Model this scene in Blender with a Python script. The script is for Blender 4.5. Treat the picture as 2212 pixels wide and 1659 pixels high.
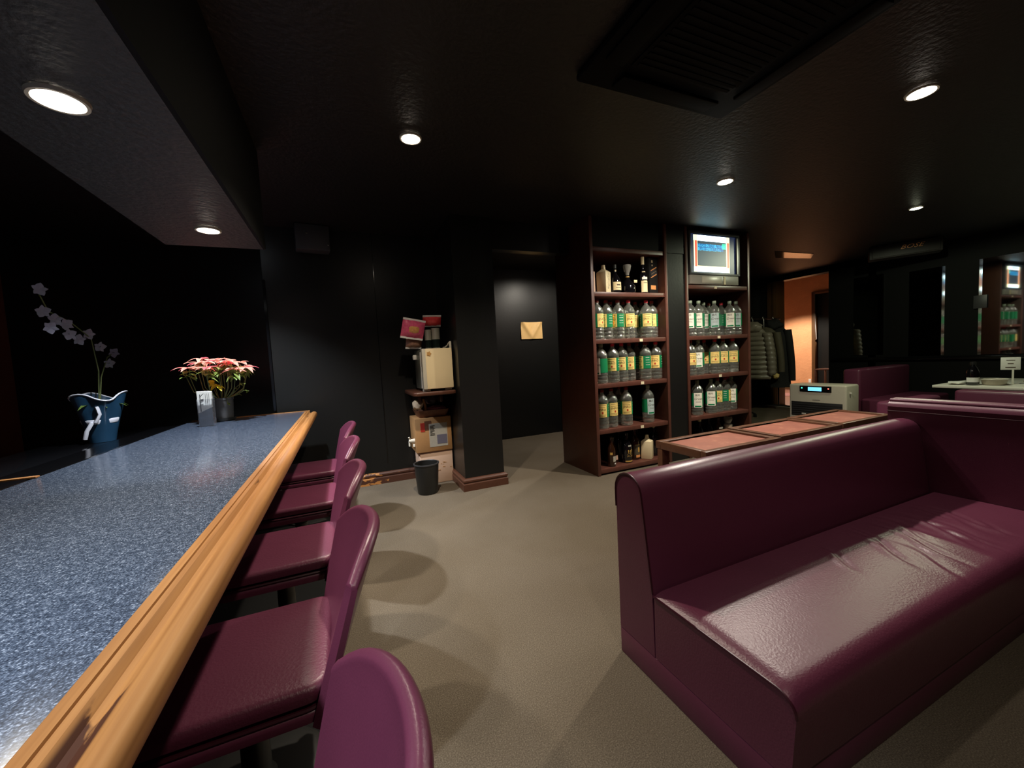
import bpy, bmesh, math, random
from mathutils import Vector, Matrix, noise
random.seed(7)
PI = math.pi
sc = bpy.context.scene
C = sc.collection
for o in list(bpy.data.objects): bpy.data.objects.remove(o)

# ------------------------------------------------------------------ camera, world, exposure
cam_d = bpy.data.cameras.new('camera'); cam = bpy.data.objects.new('camera', cam_d); C.objects.link(cam)
cam_d.sensor_width = 36.0; cam_d.lens = 852.41 / 2212 * 36; cam_d.clip_start = 0.02; cam_d.clip_end = 60
YAW, PITCH, ROLL, CAMH = 0.402783, 0.0653798, -0.0529483, 1.2
fw = Vector((math.sin(YAW)*math.cos(PITCH), math.cos(YAW)*math.cos(PITCH), -math.sin(PITCH)))
r0 = Vector((math.cos(YAW), -math.sin(YAW), 0)); u0 = r0.cross(fw)
rr = r0*math.cos(ROLL) + u0*math.sin(ROLL); uu = -r0*math.sin(ROLL) + u0*math.cos(ROLL)
m = Matrix((rr, uu, -fw)).transposed().to_4x4(); m.translation = Vector((0, 0, CAMH))
cam.matrix_world = m
sc.camera = cam
w = bpy.data.worlds.new('room_air'); sc.world = w; w.use_nodes = True
w.node_tree.nodes['Background'].inputs[0].default_value = (0.30, 0.28, 0.30, 1)
w.node_tree.nodes['Background'].inputs[1].default_value = 0.0
sc.view_settings.view_transform = 'Standard'; sc.view_settings.look = 'None'
sc.view_settings.gamma = 1.0; sc.view_settings.use_curve_mapping = False
sc.view_settings.exposure = 0.55

# ------------------------------------------------------------------ materials
def srgb(r, g, b):
    f = lambda c: (c/255/12.92) if c/255 <= 0.04045 else ((c/255+0.055)/1.055)**2.4
    return (f(r), f(g), f(b), 1)
def mat(name, col, rough=0.5, metal=0.0, spec=0.5, noise_scale=0, noise_amt=0.15, bump=0, bump_scale=0, emit=0, coat=0, trans=0):
    m = bpy.data.materials.new(name); m.use_nodes = True
    nt = m.node_tree; b = nt.nodes['Principled BSDF']
    b.inputs['Base Color'].default_value = col; b.inputs['Roughness'].default_value = rough
    b.inputs['Metallic'].default_value = metal; b.inputs['Specular IOR Level'].default_value = spec
    b.inputs['Coat Weight'].default_value = coat
    b.inputs['Transmission Weight'].default_value = trans
    if emit:
        b.inputs['Emission Color'].default_value = col; b.inputs['Emission Strength'].default_value = emit
    tc = nt.nodes.new('ShaderNodeTexCoord')
    if noise_scale:
        n = nt.nodes.new('ShaderNodeTexNoise'); n.inputs['Scale'].default_value = noise_scale; n.inputs['Detail'].default_value = 5
        nt.links.new(tc.outputs['Object'], n.inputs['Vector'])
        mx = nt.nodes.new('ShaderNodeMix'); mx.data_type = 'RGBA'
        mx.inputs[6].default_value = tuple(c*(1-noise_amt) for c in col[:3]) + (1,)
        mx.inputs[7].default_value = tuple(min(1, c*(1+noise_amt)) for c in col[:3]) + (1,)
        nt.links.new(n.outputs[0], mx.inputs[0]); nt.links.new(mx.outputs[2], b.inputs['Base Color'])
    if bump:
        n2 = nt.nodes.new('ShaderNodeTexNoise'); n2.inputs['Scale'].default_value = bump_scale; n2.inputs['Detail'].default_value = 4
        nt.links.new(tc.outputs['Object'], n2.inputs['Vector'])
        bp = nt.nodes.new('ShaderNodeBump'); bp.inputs['Strength'].default_value = bump; bp.inputs['Distance'].default_value = 0.01
        nt.links.new(n2.outputs[0], bp.inputs['Height']); nt.links.new(bp.outputs[0], b.inputs['Normal'])
    return m
def ramp(nt, stops):
    r = nt.nodes.new('ShaderNodeValToRGB')
    while len(r.color_ramp.elements) < len(stops): r.color_ramp.elements.new(0.5)
    for e, (p, c) in zip(r.color_ramp.elements, stops): e.position = p; e.color = c
    return r

M = {}
M['matte_black'] = mat('matte_black_paint', srgb(13, 13, 13), 0.75, spec=0.2)
M['leather'] = mat('maroon_leather', srgb(98, 45, 67), 0.36, spec=0.5, noise_scale=9, noise_amt=0.08, bump=0.06, bump_scale=260)
M['leather_seat'] = mat('maroon_seat_leather', srgb(98, 45, 66), 0.37, spec=0.5, noise_scale=6, noise_amt=0.1, bump=0.13, bump_scale=150)
M['piping'] = mat('maroon_piping', srgb(58, 16, 30), 0.4)
M['black_paint'] = mat('black_wall_paint', srgb(24, 24, 23), 0.36, spec=0.4, noise_scale=3, noise_amt=0.12, bump=0.05, bump_scale=40)
M['ceiling'] = mat('black_textured_ceiling', srgb(23, 20, 19), 0.5, spec=0.5, bump=0.4, bump_scale=38)
M['soffit'] = mat('dark_textured_soffit', srgb(64, 62, 58), 0.5, spec=0.4, bump=0.5, bump_scale=45)
M['brown_wood'] = mat('dark_red_brown_wood', srgb(62, 31, 19), 0.42, noise_scale=14, noise_amt=0.3)
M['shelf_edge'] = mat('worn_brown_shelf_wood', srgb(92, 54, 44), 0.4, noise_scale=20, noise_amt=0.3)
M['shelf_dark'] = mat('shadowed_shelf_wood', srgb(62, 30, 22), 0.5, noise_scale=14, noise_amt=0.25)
M['base_wood'] = mat('brown_baseboard_wood', srgb(84, 50, 36), 0.4, noise_scale=18, noise_amt=0.25)
M['table_wood'] = mat('dark_table_frame_wood', srgb(100, 66, 48), 0.38, noise_scale=30, noise_amt=0.3)
M['trim_dark'] = mat('dark_door_trim', srgb(92, 62, 36), 0.4, noise_scale=12, noise_amt=0.2)
M['black_plastic'] = mat('black_plastic', srgb(34, 34, 33), 0.4)
M['black_gloss'] = mat('black_gloss', srgb(16, 16, 18), 0.12)
M['dark_grey'] = mat('dark_grey_plastic', srgb(58, 58, 60), 0.45)
M['grey_plastic'] = mat('warm_grey_plastic', srgb(140, 134, 124), 0.4)
M['cream'] = mat('cream_enamel', srgb(236, 214, 170), 0.3, noise_scale=3, noise_amt=0.03)
M['cream_side'] = mat('grey_cream_enamel', srgb(196, 188, 170), 0.35)
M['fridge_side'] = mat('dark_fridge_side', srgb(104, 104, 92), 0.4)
M['white_paper'] = mat('white_paper', srgb(238, 236, 230), 0.6)
M['tag_paper'] = mat('tag_paper', srgb(230, 215, 180), 0.6)
M['yellow_paper'] = mat('buff_paper', srgb(232, 190, 124), 0.6, noise_scale=30, noise_amt=0.08)
M['ink'] = mat('dark_ink', srgb(62, 40, 22), 0.6)
M['ink_black'] = mat('black_ink', srgb(30, 30, 32), 0.6)
M['ink_red'] = mat('red_ink', srgb(190, 60, 30), 0.6)
M['cardboard'] = mat('cardboard', srgb(190, 142, 92), 0.7, noise_scale=25, noise_amt=0.08)
M['cardboard_side'] = mat('shaded_cardboard', srgb(150, 118, 76), 0.7, noise_scale=25, noise_amt=0.1)
M['label_grey'] = mat('printed_grey_label', srgb(186, 180, 166), 0.6, noise_scale=60, noise_amt=0.1)
M['label_blue'] = mat('printed_blue_label', srgb(112, 108, 124), 0.6)
M['label_red'] = mat('red_sticker', srgb(206, 62, 48), 0.5)
M['pink_card'] = mat('pale_pink_carton', srgb(232, 196, 170), 0.6, noise_scale=12, noise_amt=0.06)
M['red_pack'] = mat('glossy_red_packet', srgb(226, 70, 72), 0.25, noise_scale=40, noise_amt=0.25)
M['pink_pack'] = mat('glossy_pink_packet', srgb(214, 88, 120), 0.25, noise_scale=60, noise_amt=0.4)
M['snack'] = mat('dried_snack_print', srgb(206, 150, 88), 0.3, noise_scale=70, noise_amt=0.45)
M['pack_low'] = mat('brown_packet_plastic', srgb(150, 112, 92), 0.25, noise_scale=50, noise_amt=0.35)
M['tin'] = mat('bright_tin', srgb(190, 186, 170), 0.28, metal=0.55)
M['tin_dark'] = mat('dark_green_tin', srgb(36, 48, 42), 0.25, metal=0.6)
M['basket'] = mat('brown_basket', srgb(126, 84, 62), 0.5, noise_scale=40, noise_amt=0.3)
M['pink_cloth'] = mat('pink_cloth', srgb(200, 128, 140), 0.8)
M['white_cloth'] = mat('white_cloth', srgb(214, 190, 160), 0.8)
M['white_plastic'] = mat('white_plastic', srgb(232, 228, 216), 0.3)
M['red_cap'] = mat('red_bottle_cap', srgb(226, 56, 74), 0.35)
M['dark_cap'] = mat('dark_red_bottle_cap', srgb(140, 44, 40), 0.4)
M['green_cap'] = mat('clear_green_cap', srgb(150, 165, 140), 0.3)
M['lab_green'] = mat('green_label', srgb(12, 128, 78), 0.45)
M['lab_yellow'] = mat('yellow_label', srgb(255, 222, 134), 0.5)
M['lab_white'] = mat('cream_white_label', srgb(250, 246, 228), 0.5)
M['lab_pale'] = mat('pale_blue_label', srgb(190, 206, 204), 0.5)
M['brown_glass'] = mat('brown_glass', srgb(44, 24, 14), 0.1, spec=0.8)
M['black_glass'] = mat('black_glass', srgb(14, 13, 16), 0.08, spec=0.8)
M['ceramic'] = mat('cream_ceramic', srgb(240, 222, 180), 0.35, noise_scale=5, noise_amt=0.04)
M['gold'] = mat('gold_print', srgb(206, 164, 84), 0.4)
M['cream_label'] = mat('cream_label', srgb(236, 216, 168), 0.5)
M['crystal'] = mat('cut_crystal', srgb(226, 224, 214), 0.08, trans=0.6)
M['leaf'] = mat('green_leaf', srgb(92, 124, 52), 0.45, noise_scale=40, noise_amt=0.3)
M['leaf_yellow'] = mat('yellow_leaf', srgb(236, 222, 60), 0.45)
M['bract'] = mat('pink_bract', srgb(244, 150, 138), 0.45, noise_scale=60, noise_amt=0.22)
M['bract_hot'] = mat('deep_pink_bract', srgb(240, 96, 110), 0.45, noise_scale=60, noise_amt=0.2)
M['stem'] = mat('grey_green_stem', srgb(104, 112, 66), 0.6, noise_scale=50, noise_amt=0.25)
M['soil'] = mat('dark_soil', srgb(52, 38, 24), 0.9, noise_scale=60, noise_amt=0.5)
M['pot'] = mat('charcoal_pot', srgb(66, 66, 68), 0.5)
M['orchid'] = mat('shade_greyed_orchid_petal', srgb(132, 130, 148), 0.5)  # white petals given a grey colour that stands in for shade
M['orchid_wrap'] = mat('blue_wrapping', srgb(34, 66, 92), 0.3, noise_scale=8, noise_amt=0.3)
M['ribbon'] = mat('white_ribbon', srgb(226, 226, 236), 0.4)
M['orange_wall'] = mat('orange_plaster', srgb(224, 158, 110), 0.75, noise_scale=5, noise_amt=0.14, bump=0.5, bump_scale=22)
M['entry_floor'] = mat('entry_floor', srgb(120, 84, 70), 0.5, noise_scale=12, noise_amt=0.2)
M['maroon_wall'] = mat('dark_maroon_wall', srgb(128, 66, 48), 0.5, noise_scale=4, noise_amt=0.2)
M['heater'] = mat('heater_enamel', srgb(206, 199, 180), 0.35)
M['metal'] = mat('brushed_metal', srgb(150, 145, 135), 0.3, metal=1)
M['chrome'] = mat('chrome', srgb(210, 210, 210), 0.12, metal=1)
M['puffer'] = mat('grey_nylon', srgb(128, 119, 104), 0.42, noise_scale=14, noise_amt=0.15)
M['olive'] = mat('dark_olive_cloth', srgb(84, 76, 58), 0.7, noise_scale=20, noise_amt=0.2)
M['lining'] = mat('yellow_lining', srgb(222, 190, 116), 0.6)
M['black_cloth'] = mat('black_wool', srgb(30, 29, 28), 0.85, noise_scale=40, noise_amt=0.3)
M['mirror'] = mat('dark_mirror', (0.55, 0.57, 0.58, 1), 0.03, metal=1)
M['bevel'] = mat('mirror_bevel', (0.8, 0.82, 0.85, 1), 0.06, metal=1)
M['speaker'] = mat('speaker_shell', srgb(36, 33, 31), 0.6)
M['copper'] = mat('copper_logo', srgb(240, 164, 100), 0.35)
M['ac'] = mat('dark_air_conditioner', srgb(5, 5, 6), 0.7, spec=0.12)
M['glass_dish'] = mat('smoky_glass_dish', srgb(170, 160, 140), 0.12, spec=0.7)
M['olive_tray'] = mat('olive_tray', srgb(112, 112, 76), 0.4, noise_scale=20, noise_amt=0.3)
M['mat_pink'] = mat('oval_door_mat', srgb(150, 100, 92), 0.9)
M['led_green'] = mat('green_led', (0.05, 0.9, 0.5, 1), emit=2.0)
M['led_red'] = mat('red_led', (0.9, 0.15, 0.1, 1), emit=2.0)
M['lcd'] = mat('blue_lcd', (0.18, 0.62, 0.9, 1), emit=0.9)
def emi(name, col, s):
    return mat(name, col, 0.4, emit=s)
M['tv_dark'] = emi('screen_dark', (0.035, 0.055, 0.07, 1), 0.9)
M['tv_side'] = emi('screen_side', (0.01, 0.015, 0.04, 1), 0.8)
M['tv_white'] = emi('screen_white', (0.72, 0.95, 1.0, 1), 3.2)
M['tv_cyan'] = emi('screen_cyan', (0.30, 0.85, 1.0, 1), 2.2)
M['tv_yellow'] = emi('screen_yellow', (1.0, 0.85, 0.40, 1), 1.4)
M['tv_red'] = emi('screen_red', (1.0, 0.10, 0.06, 1), 0.9)
M['tv_text'] = emi('screen_text', (0.10, 0.75, 0.95, 1), 1.0)
M['tv_green'] = emi('screen_green', (0.03, 0.7, 0.45, 1), 0.7)
M['tv_blue'] = emi('screen_blue', (0.0, 0.12, 0.35, 1), 0.8)

def mix_shader(name, fac, a_col, rough, tint=(1, 1, 1, 1), diff=None, diff_amt=0.0):
    """thin clear plastic: mostly see-through, glossy towards the rim"""
    m = bpy.data.materials.new(name); m.use_nodes = True; nt = m.node_tree
    for n in list(nt.nodes): nt.nodes.remove(n)
    out = nt.nodes.new('ShaderNodeOutputMaterial'); tr = nt.nodes.new('ShaderNodeBsdfTransparent'); tr.inputs[0].default_value = tint
    gl = nt.nodes.new('ShaderNodeBsdfGlossy'); gl.inputs[0].default_value = a_col; gl.inputs['Roughness'].default_value = rough
    lw = nt.nodes.new('ShaderNodeLayerWeight'); lw.inputs[0].default_value = fac
    tc = nt.nodes.new('ShaderNodeTexCoord'); nz = nt.nodes.new('ShaderNodeTexNoise'); nz.inputs['Scale'].default_value = 42
    bp = nt.nodes.new('ShaderNodeBump'); bp.inputs['Strength'].default_value = 0.75; bp.inputs['Distance'].default_value = 0.01
    nt.links.new(tc.outputs['Object'], nz.inputs['Vector']); nt.links.new(nz.outputs[0], bp.inputs['Height'])
    nt.links.new(bp.outputs[0], gl.inputs['Normal'])
    mx = nt.nodes.new('ShaderNodeMixShader')
    nt.links.new(lw.outputs['Facing'], mx.inputs[0]); nt.links.new(tr.outputs[0], mx.inputs[1]); nt.links.new(gl.outputs[0], mx.inputs[2])
    last = mx
    if diff:
        df = nt.nodes.new('ShaderNodeBsdfDiffuse'); df.inputs[0].default_value = diff
        m2 = nt.nodes.new('ShaderNodeMixShader'); m2.inputs[0].default_value = diff_amt
        nt.links.new(mx.outputs[0], m2.inputs[1]); nt.links.new(df.outputs[0], m2.inputs[2]); last = m2
    nt.links.new(last.outputs[0], out.inputs[0])
    return m
M['pet'] = mix_shader('clear_bottle_plastic', 0.52, (1, 1, 0.97, 1), 0.11, (0.97, 0.98, 0.96, 1), srgb(230, 234, 222), 0.08)
M['acrylic'] = mix_shader('clear_acrylic', 0.3, (1, 1, 1, 1), 0.06, (0.97, 0.98, 1.0, 1), srgb(200, 205, 215), 0.05)

def leafy(name, col, amt, nscale=60, namt=0.2):
    m = mat(name, col, 0.45, noise_scale=nscale, noise_amt=namt); nt = m.node_tree; b = nt.nodes['Principled BSDF']; out = nt.nodes['Material Output']
    tl = nt.nodes.new('ShaderNodeBsdfTranslucent'); tl.inputs[0].default_value = col
    mx = nt.nodes.new('ShaderNodeMixShader'); mx.inputs[0].default_value = amt
    nt.links.new(b.outputs[0], mx.inputs[1]); nt.links.new(tl.outputs[0], mx.inputs[2]); nt.links.new(mx.outputs[0], out.inputs[0])
    return m
M['bract'] = leafy('salmon_bract', srgb(250, 172, 152), 0.45)
M['bract_hot'] = leafy('deep_pink_bract', srgb(244, 112, 122), 0.45)
M['leaf'] = leafy('green_leaf', srgb(118, 142, 66), 0.4, 40, 0.3)
M['leaf_yellow'] = leafy('yellow_leaf', srgb(240, 226, 66), 0.4)
# speckled counter laminate
def counter_mat():
    m = bpy.data.materials.new('blue_grey_speckled_laminate'); m.use_nodes = True; nt = m.node_tree; b = nt.nodes['Principled BSDF']
    tc = nt.nodes.new('ShaderNodeTexCoord')
    n = nt.nodes.new('ShaderNodeTexNoise'); n.inputs['Scale'].default_value = 300; n.inputs['Detail'].default_value = 2
    v = nt.nodes.new('ShaderNodeTexNoise'); v.inputs['Scale'].default_value = 90; v.inputs['Detail'].default_value = 4
    nt.links.new(tc.outputs['Object'], n.inputs['Vector']); nt.links.new(tc.outputs['Object'], v.inputs['Vector'])
    r1 = ramp(nt, [(0.34, srgb(34, 41, 54)), (0.50, srgb(58, 68, 84)), (0.61, srgb(84, 94, 112)), (0.72, srgb(138, 148, 164))])
    mx = nt.nodes.new('ShaderNodeMath'); mx.operation = 'ADD'; sc1 = nt.nodes.new('ShaderNodeMath'); sc1.operation = 'MULTIPLY_ADD'
    sc1.inputs[1].default_value = 0.5; sc1.inputs[2].default_value = -0.25
    nt.links.new(v.outputs[0], sc1.inputs[0]); nt.links.new(n.outputs[0], mx.inputs[0]); nt.links.new(sc1.outputs[0], mx.inputs[1])
    nt.links.new(mx.outputs[0], r1.inputs[0]); nt.links.new(r1.outputs[0], b.inputs['Base Color'])
    b.inputs['Roughness'].default_value = 0.19; b.inputs['Specular IOR Level'].default_value = 0.38
    return m
M['counter'] = counter_mat()
def carpet_mat():
    m = bpy.data.materials.new('grey_brown_carpet'); m.use_nodes = True; nt = m.node_tree; b = nt.nodes['Principled BSDF']
    tc = nt.nodes.new('ShaderNodeTexCoord')
    n = nt.nodes.new('ShaderNodeTexNoise'); n.inputs['Scale'].default_value = 240; n.inputs['Detail'].default_value = 3
    g = nt.nodes.new('ShaderNodeTexNoise'); g.inputs['Scale'].default_value = 1.6; g.inputs['Detail'].default_value = 3
    for q in (n, g): nt.links.new(tc.outputs['Object'], q.inputs['Vector'])
    r1 = ramp(nt, [(0.28, srgb(88, 79, 68)), (0.52, srgb(110, 100, 87)), (0.74, srgb(136, 125, 109))])
    r2 = ramp(nt, [(0.35, (0.86, 0.84, 0.80, 1)), (0.65, (1, 1, 1, 1))])
    mx = nt.nodes.new('ShaderNodeMix'); mx.data_type = 'RGBA'; mx.blend_type = 'MULTIPLY'; mx.inputs[0].default_value = 1
    nt.links.new(n.outputs[0], r1.inputs[0]); nt.links.new(g.outputs[0], r2.inputs[0])
    nt.links.new(r1.outputs[0], mx.inputs[6]); nt.links.new(r2.outputs[0], mx.inputs[7]); nt.links.new(mx.outputs[2], b.inputs['Base Color'])
    b.inputs['Roughness'].default_value = 0.95; b.inputs['Specular IOR Level'].default_value = 0.1
    bp = nt.nodes.new('ShaderNodeBump'); bp.inputs['Strength'].default_value = 0.5; bp.inputs['Distance'].default_value = 0.01
    nt.links.new(n.outputs[0], bp.inputs['Height']); nt.links.new(bp.outputs[0], b.inputs['Normal'])
    return m
M['carpet'] = carpet_mat()
def rail_mat():
    m = bpy.data.materials.new('honey_varnished_wood'); m.use_nodes = True; nt = m.node_tree; b = nt.nodes['Principled BSDF']
    tc = nt.nodes.new('ShaderNodeTexCoord'); mp = nt.nodes.new('ShaderNodeMapping'); mp.inputs['Scale'].default_value = (90, 2.5, 90)
    n = nt.nodes.new('ShaderNodeTexNoise'); n.inputs['Scale'].default_value = 1.0; n.inputs['Detail'].default_value = 5
    nt.links.new(tc.outputs['Object'], mp.inputs[0]); nt.links.new(mp.outputs[0], n.inputs['Vector'])
    r1 = ramp(nt, [(0.3, srgb(128, 84, 43)), (0.55, srgb(145, 99, 54)), (0.75, srgb(158, 112, 64))])
    nt.links.new(n.outputs[0], r1.inputs[0])
    # worn bare patches in the hollow
    mp2 = nt.nodes.new('ShaderNodeMapping'); mp2.inputs['Scale'].default_value = (22, 4.2, 8)
    w1 = nt.nodes.new('ShaderNodeTexNoise'); w1.inputs['Scale'].default_value = 1.0; w1.inputs['Detail'].default_value = 6
    nt.links.new(tc.outputs['Object'], mp2.inputs[0]); nt.links.new(mp2.outputs[0], w1.inputs['Vector'])
    sx = nt.nodes.new('ShaderNodeSeparateXYZ'); nt.links.new(tc.outputs['Object'], sx.inputs[0])
    band = ramp(nt, [(0.0, (0, 0, 0, 1)), (0.40, (0, 0, 0, 1)), (0.45, (1, 1, 1, 1)), (0.66, (1, 1, 1, 1)), (0.70, (0, 0, 0, 1))])
    mr = nt.nodes.new('ShaderNodeMapRange'); mr.inputs[1].default_value = -0.345; mr.inputs[2].default_value = -0.24
    nt.links.new(sx.outputs[0], mr.inputs[0]); nt.links.new(mr.outputs[0], band.inputs[0])
    yr = nt.nodes.new('ShaderNodeMapRange'); yr.inputs[1].default_value = 0.74; yr.inputs[2].default_value = 0.53; yr.inputs[3].default_value = 0.0; yr.inputs[4].default_value = 0.25
    nt.links.new(sx.outputs[1], yr.inputs[0])
    ad = nt.nodes.new('ShaderNodeMath'); ad.operation = 'ADD'; nt.links.new(w1.outputs[0], ad.inputs[0]); nt.links.new(yr.outputs[0], ad.inputs[1])
    th = ramp(nt, [(0.655, (0, 0, 0, 1)), (0.68, (1, 1, 1, 1))]); nt.links.new(ad.outputs[0], th.inputs[0])
    mm = nt.nodes.new('ShaderNodeMath'); mm.operation = 'MULTIPLY'; nt.links.new(th.outputs[0], mm.inputs[0]); nt.links.new(band.outputs[0], mm.inputs[1])
    mx = nt.nodes.new('ShaderNodeMix'); mx.data_type = 'RGBA'; nt.links.new(mm.outputs[0], mx.inputs[0])
    nt.links.new(r1.outputs[0], mx.inputs[6]); mx.inputs[7].default_value = srgb(58, 28, 14)
    nt.links.new(mx.outputs[2], b.inputs['Base Color']); b.inputs['Roughness'].default_value = 0.5; b.inputs['Specular IOR Level'].default_value = 0.3
    return m
M['rail'] = rail_mat()
def worn_base_mat():
    m = bpy.data.materials.new('worn_brown_baseboard'); m.use_nodes = True; nt = m.node_tree; b = nt.nodes['Principled BSDF']
    tc = nt.nodes.new('ShaderNodeTexCoord'); mp = nt.nodes.new('ShaderNodeMapping'); mp.inputs['Scale'].default_value = (14, 14, 40)
    n = nt.nodes.new('ShaderNodeTexNoise'); n.inputs['Scale'].default_value = 1.0; n.inputs['Detail'].default_value = 5
    nt.links.new(tc.outputs['Object'], mp.inputs[0]); nt.links.new(mp.outputs[0], n.inputs['Vector'])
    sx = nt.nodes.new('ShaderNodeSeparateXYZ'); nt.links.new(tc.outputs['Object'], sx.inputs[0])
    yr = nt.nodes.new('ShaderNodeMapRange'); yr.inputs[1].default_value = 0.50; yr.inputs[2].default_value = 0.1; yr.inputs[3].default_value = -0.12; yr.inputs[4].default_value = 0.08
    nt.links.new(sx.outputs[0], yr.inputs[0])
    ad = nt.nodes.new('ShaderNodeMath'); ad.operation = 'ADD'; nt.links.new(n.outputs[0], ad.inputs[0]); nt.links.new(yr.outputs[0], ad.inputs[1])
    r = ramp(nt, [(0.55, srgb(78, 46, 33)), (0.58, srgb(190, 128, 68))]); nt.links.new(ad.outputs[0], r.inputs[0])
    nt.links.new(r.outputs[0], b.inputs['Base Color']); b.inputs['Roughness'].default_value = 0.5
    return m
M['worn_base'] = worn_base_mat()
def table_mat():
    m = bpy.data.materials.new('worn_red_brown_tabletop'); m.use_nodes = True; nt = m.node_tree; b = nt.nodes['Principled BSDF']
    tc = nt.nodes.new('ShaderNodeTexCoord')
    n = nt.nodes.new('ShaderNodeTexNoise'); n.inputs['Scale'].default_value = 6; n.inputs['Detail'].default_value = 6; n.inputs['Roughness'].default_value = 0.7
    nt.links.new(tc.outputs['Object'], n.inputs['Vector'])
    r = ramp(nt, [(0.35, srgb(146, 90, 78)), (0.58, srgb(164, 104, 88)), (0.72, srgb(198, 146, 116))]); nt.links.new(n.outputs[0], r.inputs[0])
    nt.links.new(r.outputs[0], b.inputs['Base Color']); b.inputs['Roughness'].default_value = 0.45
    return m
M['table_top'] = table_mat()

# ------------------------------------------------------------------ mesh helpers
def bmn(): return bmesh.new()
def merge(dst, src):
    me = bpy.data.meshes.new('t'); src.to_mesh(me); src.free(); dst.from_mesh(me); bpy.data.meshes.remove(me); return dst
def box(bm, x0, x1, y0, y1, z0, z1, bev=0.0, seg=2, mi=0, rot=None):
    b = bmesh.new(); bmesh.ops.create_cube(b, size=1)
    for v in b.verts: v.co = Vector(((x0+x1)/2+v.co.x*(x1-x0), (y0+y1)/2+v.co.y*(y1-y0), (z0+z1)/2+v.co.z*(z1-z0)))
    if bev > 0: bmesh.ops.bevel(b, geom=b.edges[:], offset=min(bev, 0.49*min(abs(x1-x0), abs(y1-y0), abs(z1-z0))), segments=seg, affect='EDGES', profile=0.5)
    if rot is not None:
        c = Vector(((x0+x1)/2, (y0+y1)/2, (z0+z1)/2))
        for v in b.verts: v.co = rot @ (v.co-c) + c
    for f in b.faces: f.material_index = mi
    return merge(bm, b)
def lathe(bm, prof, seg=24, cx=0, cy=0, mi=0, sq=None):
    rings = []
    for r, z in prof:
        if r <= 1e-6: rings.append([bm.verts.new((cx, cy, z))]); continue
        ring = []
        for k in range(seg):
            a = 2*PI*k/seg; c, s = math.cos(a), math.sin(a)
            if sq: q = (abs(c)**sq+abs(s)**sq)**(-1/sq); c *= q; s *= q
            ring.append(bm.verts.new((cx+r*c, cy+r*s, z)))
        rings.append(ring)
    for a, b in zip(rings, rings[1:]):
        for k in range(seg):
            k2 = (k+1) % seg
            if len(a) == 1 and len(b) == 1: continue
            if len(a) == 1: f = bm.faces.new((a[0], b[k2], b[k]))
            elif len(b) == 1: f = bm.faces.new((a[k], a[k2], b[0]))
            else: f = bm.faces.new((a[k], a[k2], b[k2], b[k]))
            f.material_index = mi
    return bm
def tube(bm, pts, r, seg=8, mi=0, caps=True):
    pts = [Vector(p) for p in pts]; n = len(pts); rings = []
    up = Vector((0, 0, 1)); prev = None
    for i, p in enumerate(pts):
        d = (pts[min(i+1, n-1)]-pts[max(i-1, 0)]).normalized()
        if prev is None:
            a = d.cross(up)
            if a.length < 1e-3: a = d.cross(Vector((1, 0, 0)))
        else: a = prev - d*prev.dot(d)
        a.normalize(); prev = a; b2 = d.cross(a); ri = r[i] if isinstance(r, (list, tuple)) else r
        rings.append([bm.verts.new(p + (a*math.cos(2*PI*k/seg)+b2*math.sin(2*PI*k/seg))*ri) for k in range(seg)])
    for a, b in zip(rings, rings[1:]):
        for k in range(seg):
            f = bm.faces.new((a[k], a[(k+1) % seg], b[(k+1) % seg], b[k])); f.material_index = mi
    if caps:
        for q in (rings[0], rings[-1]):
            try: bm.faces.new(q).material_index = mi
            except ValueError: pass
    return bm
def loft(bm, rows, closed=False, cap=False, mi=0):
    vr = [[bm.verts.new(p) for p in row] for row in rows]
    for a, b in zip(vr, vr[1:]):
        n = len(a)
        for k in range(n if closed else n-1):
            f = bm.faces.new((a[k], a[(k+1) % n], b[(k+1) % n], b[k])); f.material_index = mi
    if cap:
        for q in (vr[0], vr[-1]): bm.faces.new(q).material_index = mi
    return bm
def prism(bm, poly, axis, a0, a1, mi=0):
    """poly = 2D outline; axis 'x': (y,z), 'y': (x,z), 'z': (x,y)"""
    mk = {'x': lambda p, t: (t, p[0], p[1]), 'y': lambda p, t: (p[0], t, p[1]), 'z': lambda p, t: (p[0], p[1], t)}[axis]
    return loft(bm, [[mk(p, a0) for p in poly], [mk(p, a1) for p in poly]], closed=True, cap=True, mi=mi)
def rrect(w, d, r, n=6):
    pts = []
    for cx, cy, a0 in ((w-r, d-r, 0), (-w+r, d-r, PI/2), (-w+r, -d+r, PI), (w-r, -d+r, 1.5*PI)):
        for k in range(n+1):
            a = a0 + PI/2*k/n; pts.append((cx+r*math.cos(a), cy+r*math.sin(a)))
    return pts
def obj(name, bm, m, parent=None, smooth=38, loc=None):
    bmesh.ops.remove_doubles(bm, verts=bm.verts, dist=1e-6)
    bmesh.ops.recalc_face_normals(bm, faces=bm.faces)
    th = math.radians(smooth)
    for e in bm.edges:
        e.smooth = not (len(e.link_faces) == 2 and e.calc_face_angle(0) > th)
    for f in bm.faces: f.smooth = True
    me = bpy.data.meshes.new(name); bm.to_mesh(me); bm.free()
    for q in (m if isinstance(m, (list, tuple)) else [m]): me.materials.append(q)
    o = bpy.data.objects.new(name, me); C.objects.link(o)
    if parent: o.parent = parent
    if loc: o.location = loc
    return o
def tag(o, label, cat, group=None, kind=None):
    o['label'] = label; o['category'] = cat
    if group: o['group'] = group
    if kind: o['kind'] = kind
    return o
def thing(name, label, cat, loc=(0, 0, 0), rz=0, group=None):
    o = bpy.data.objects.new(name, None); o.empty_display_size = 0.1; C.objects.link(o)
    o.location = loc; o.rotation_euler = (0, 0, rz)
    return tag(o, label, cat, group)
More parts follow.
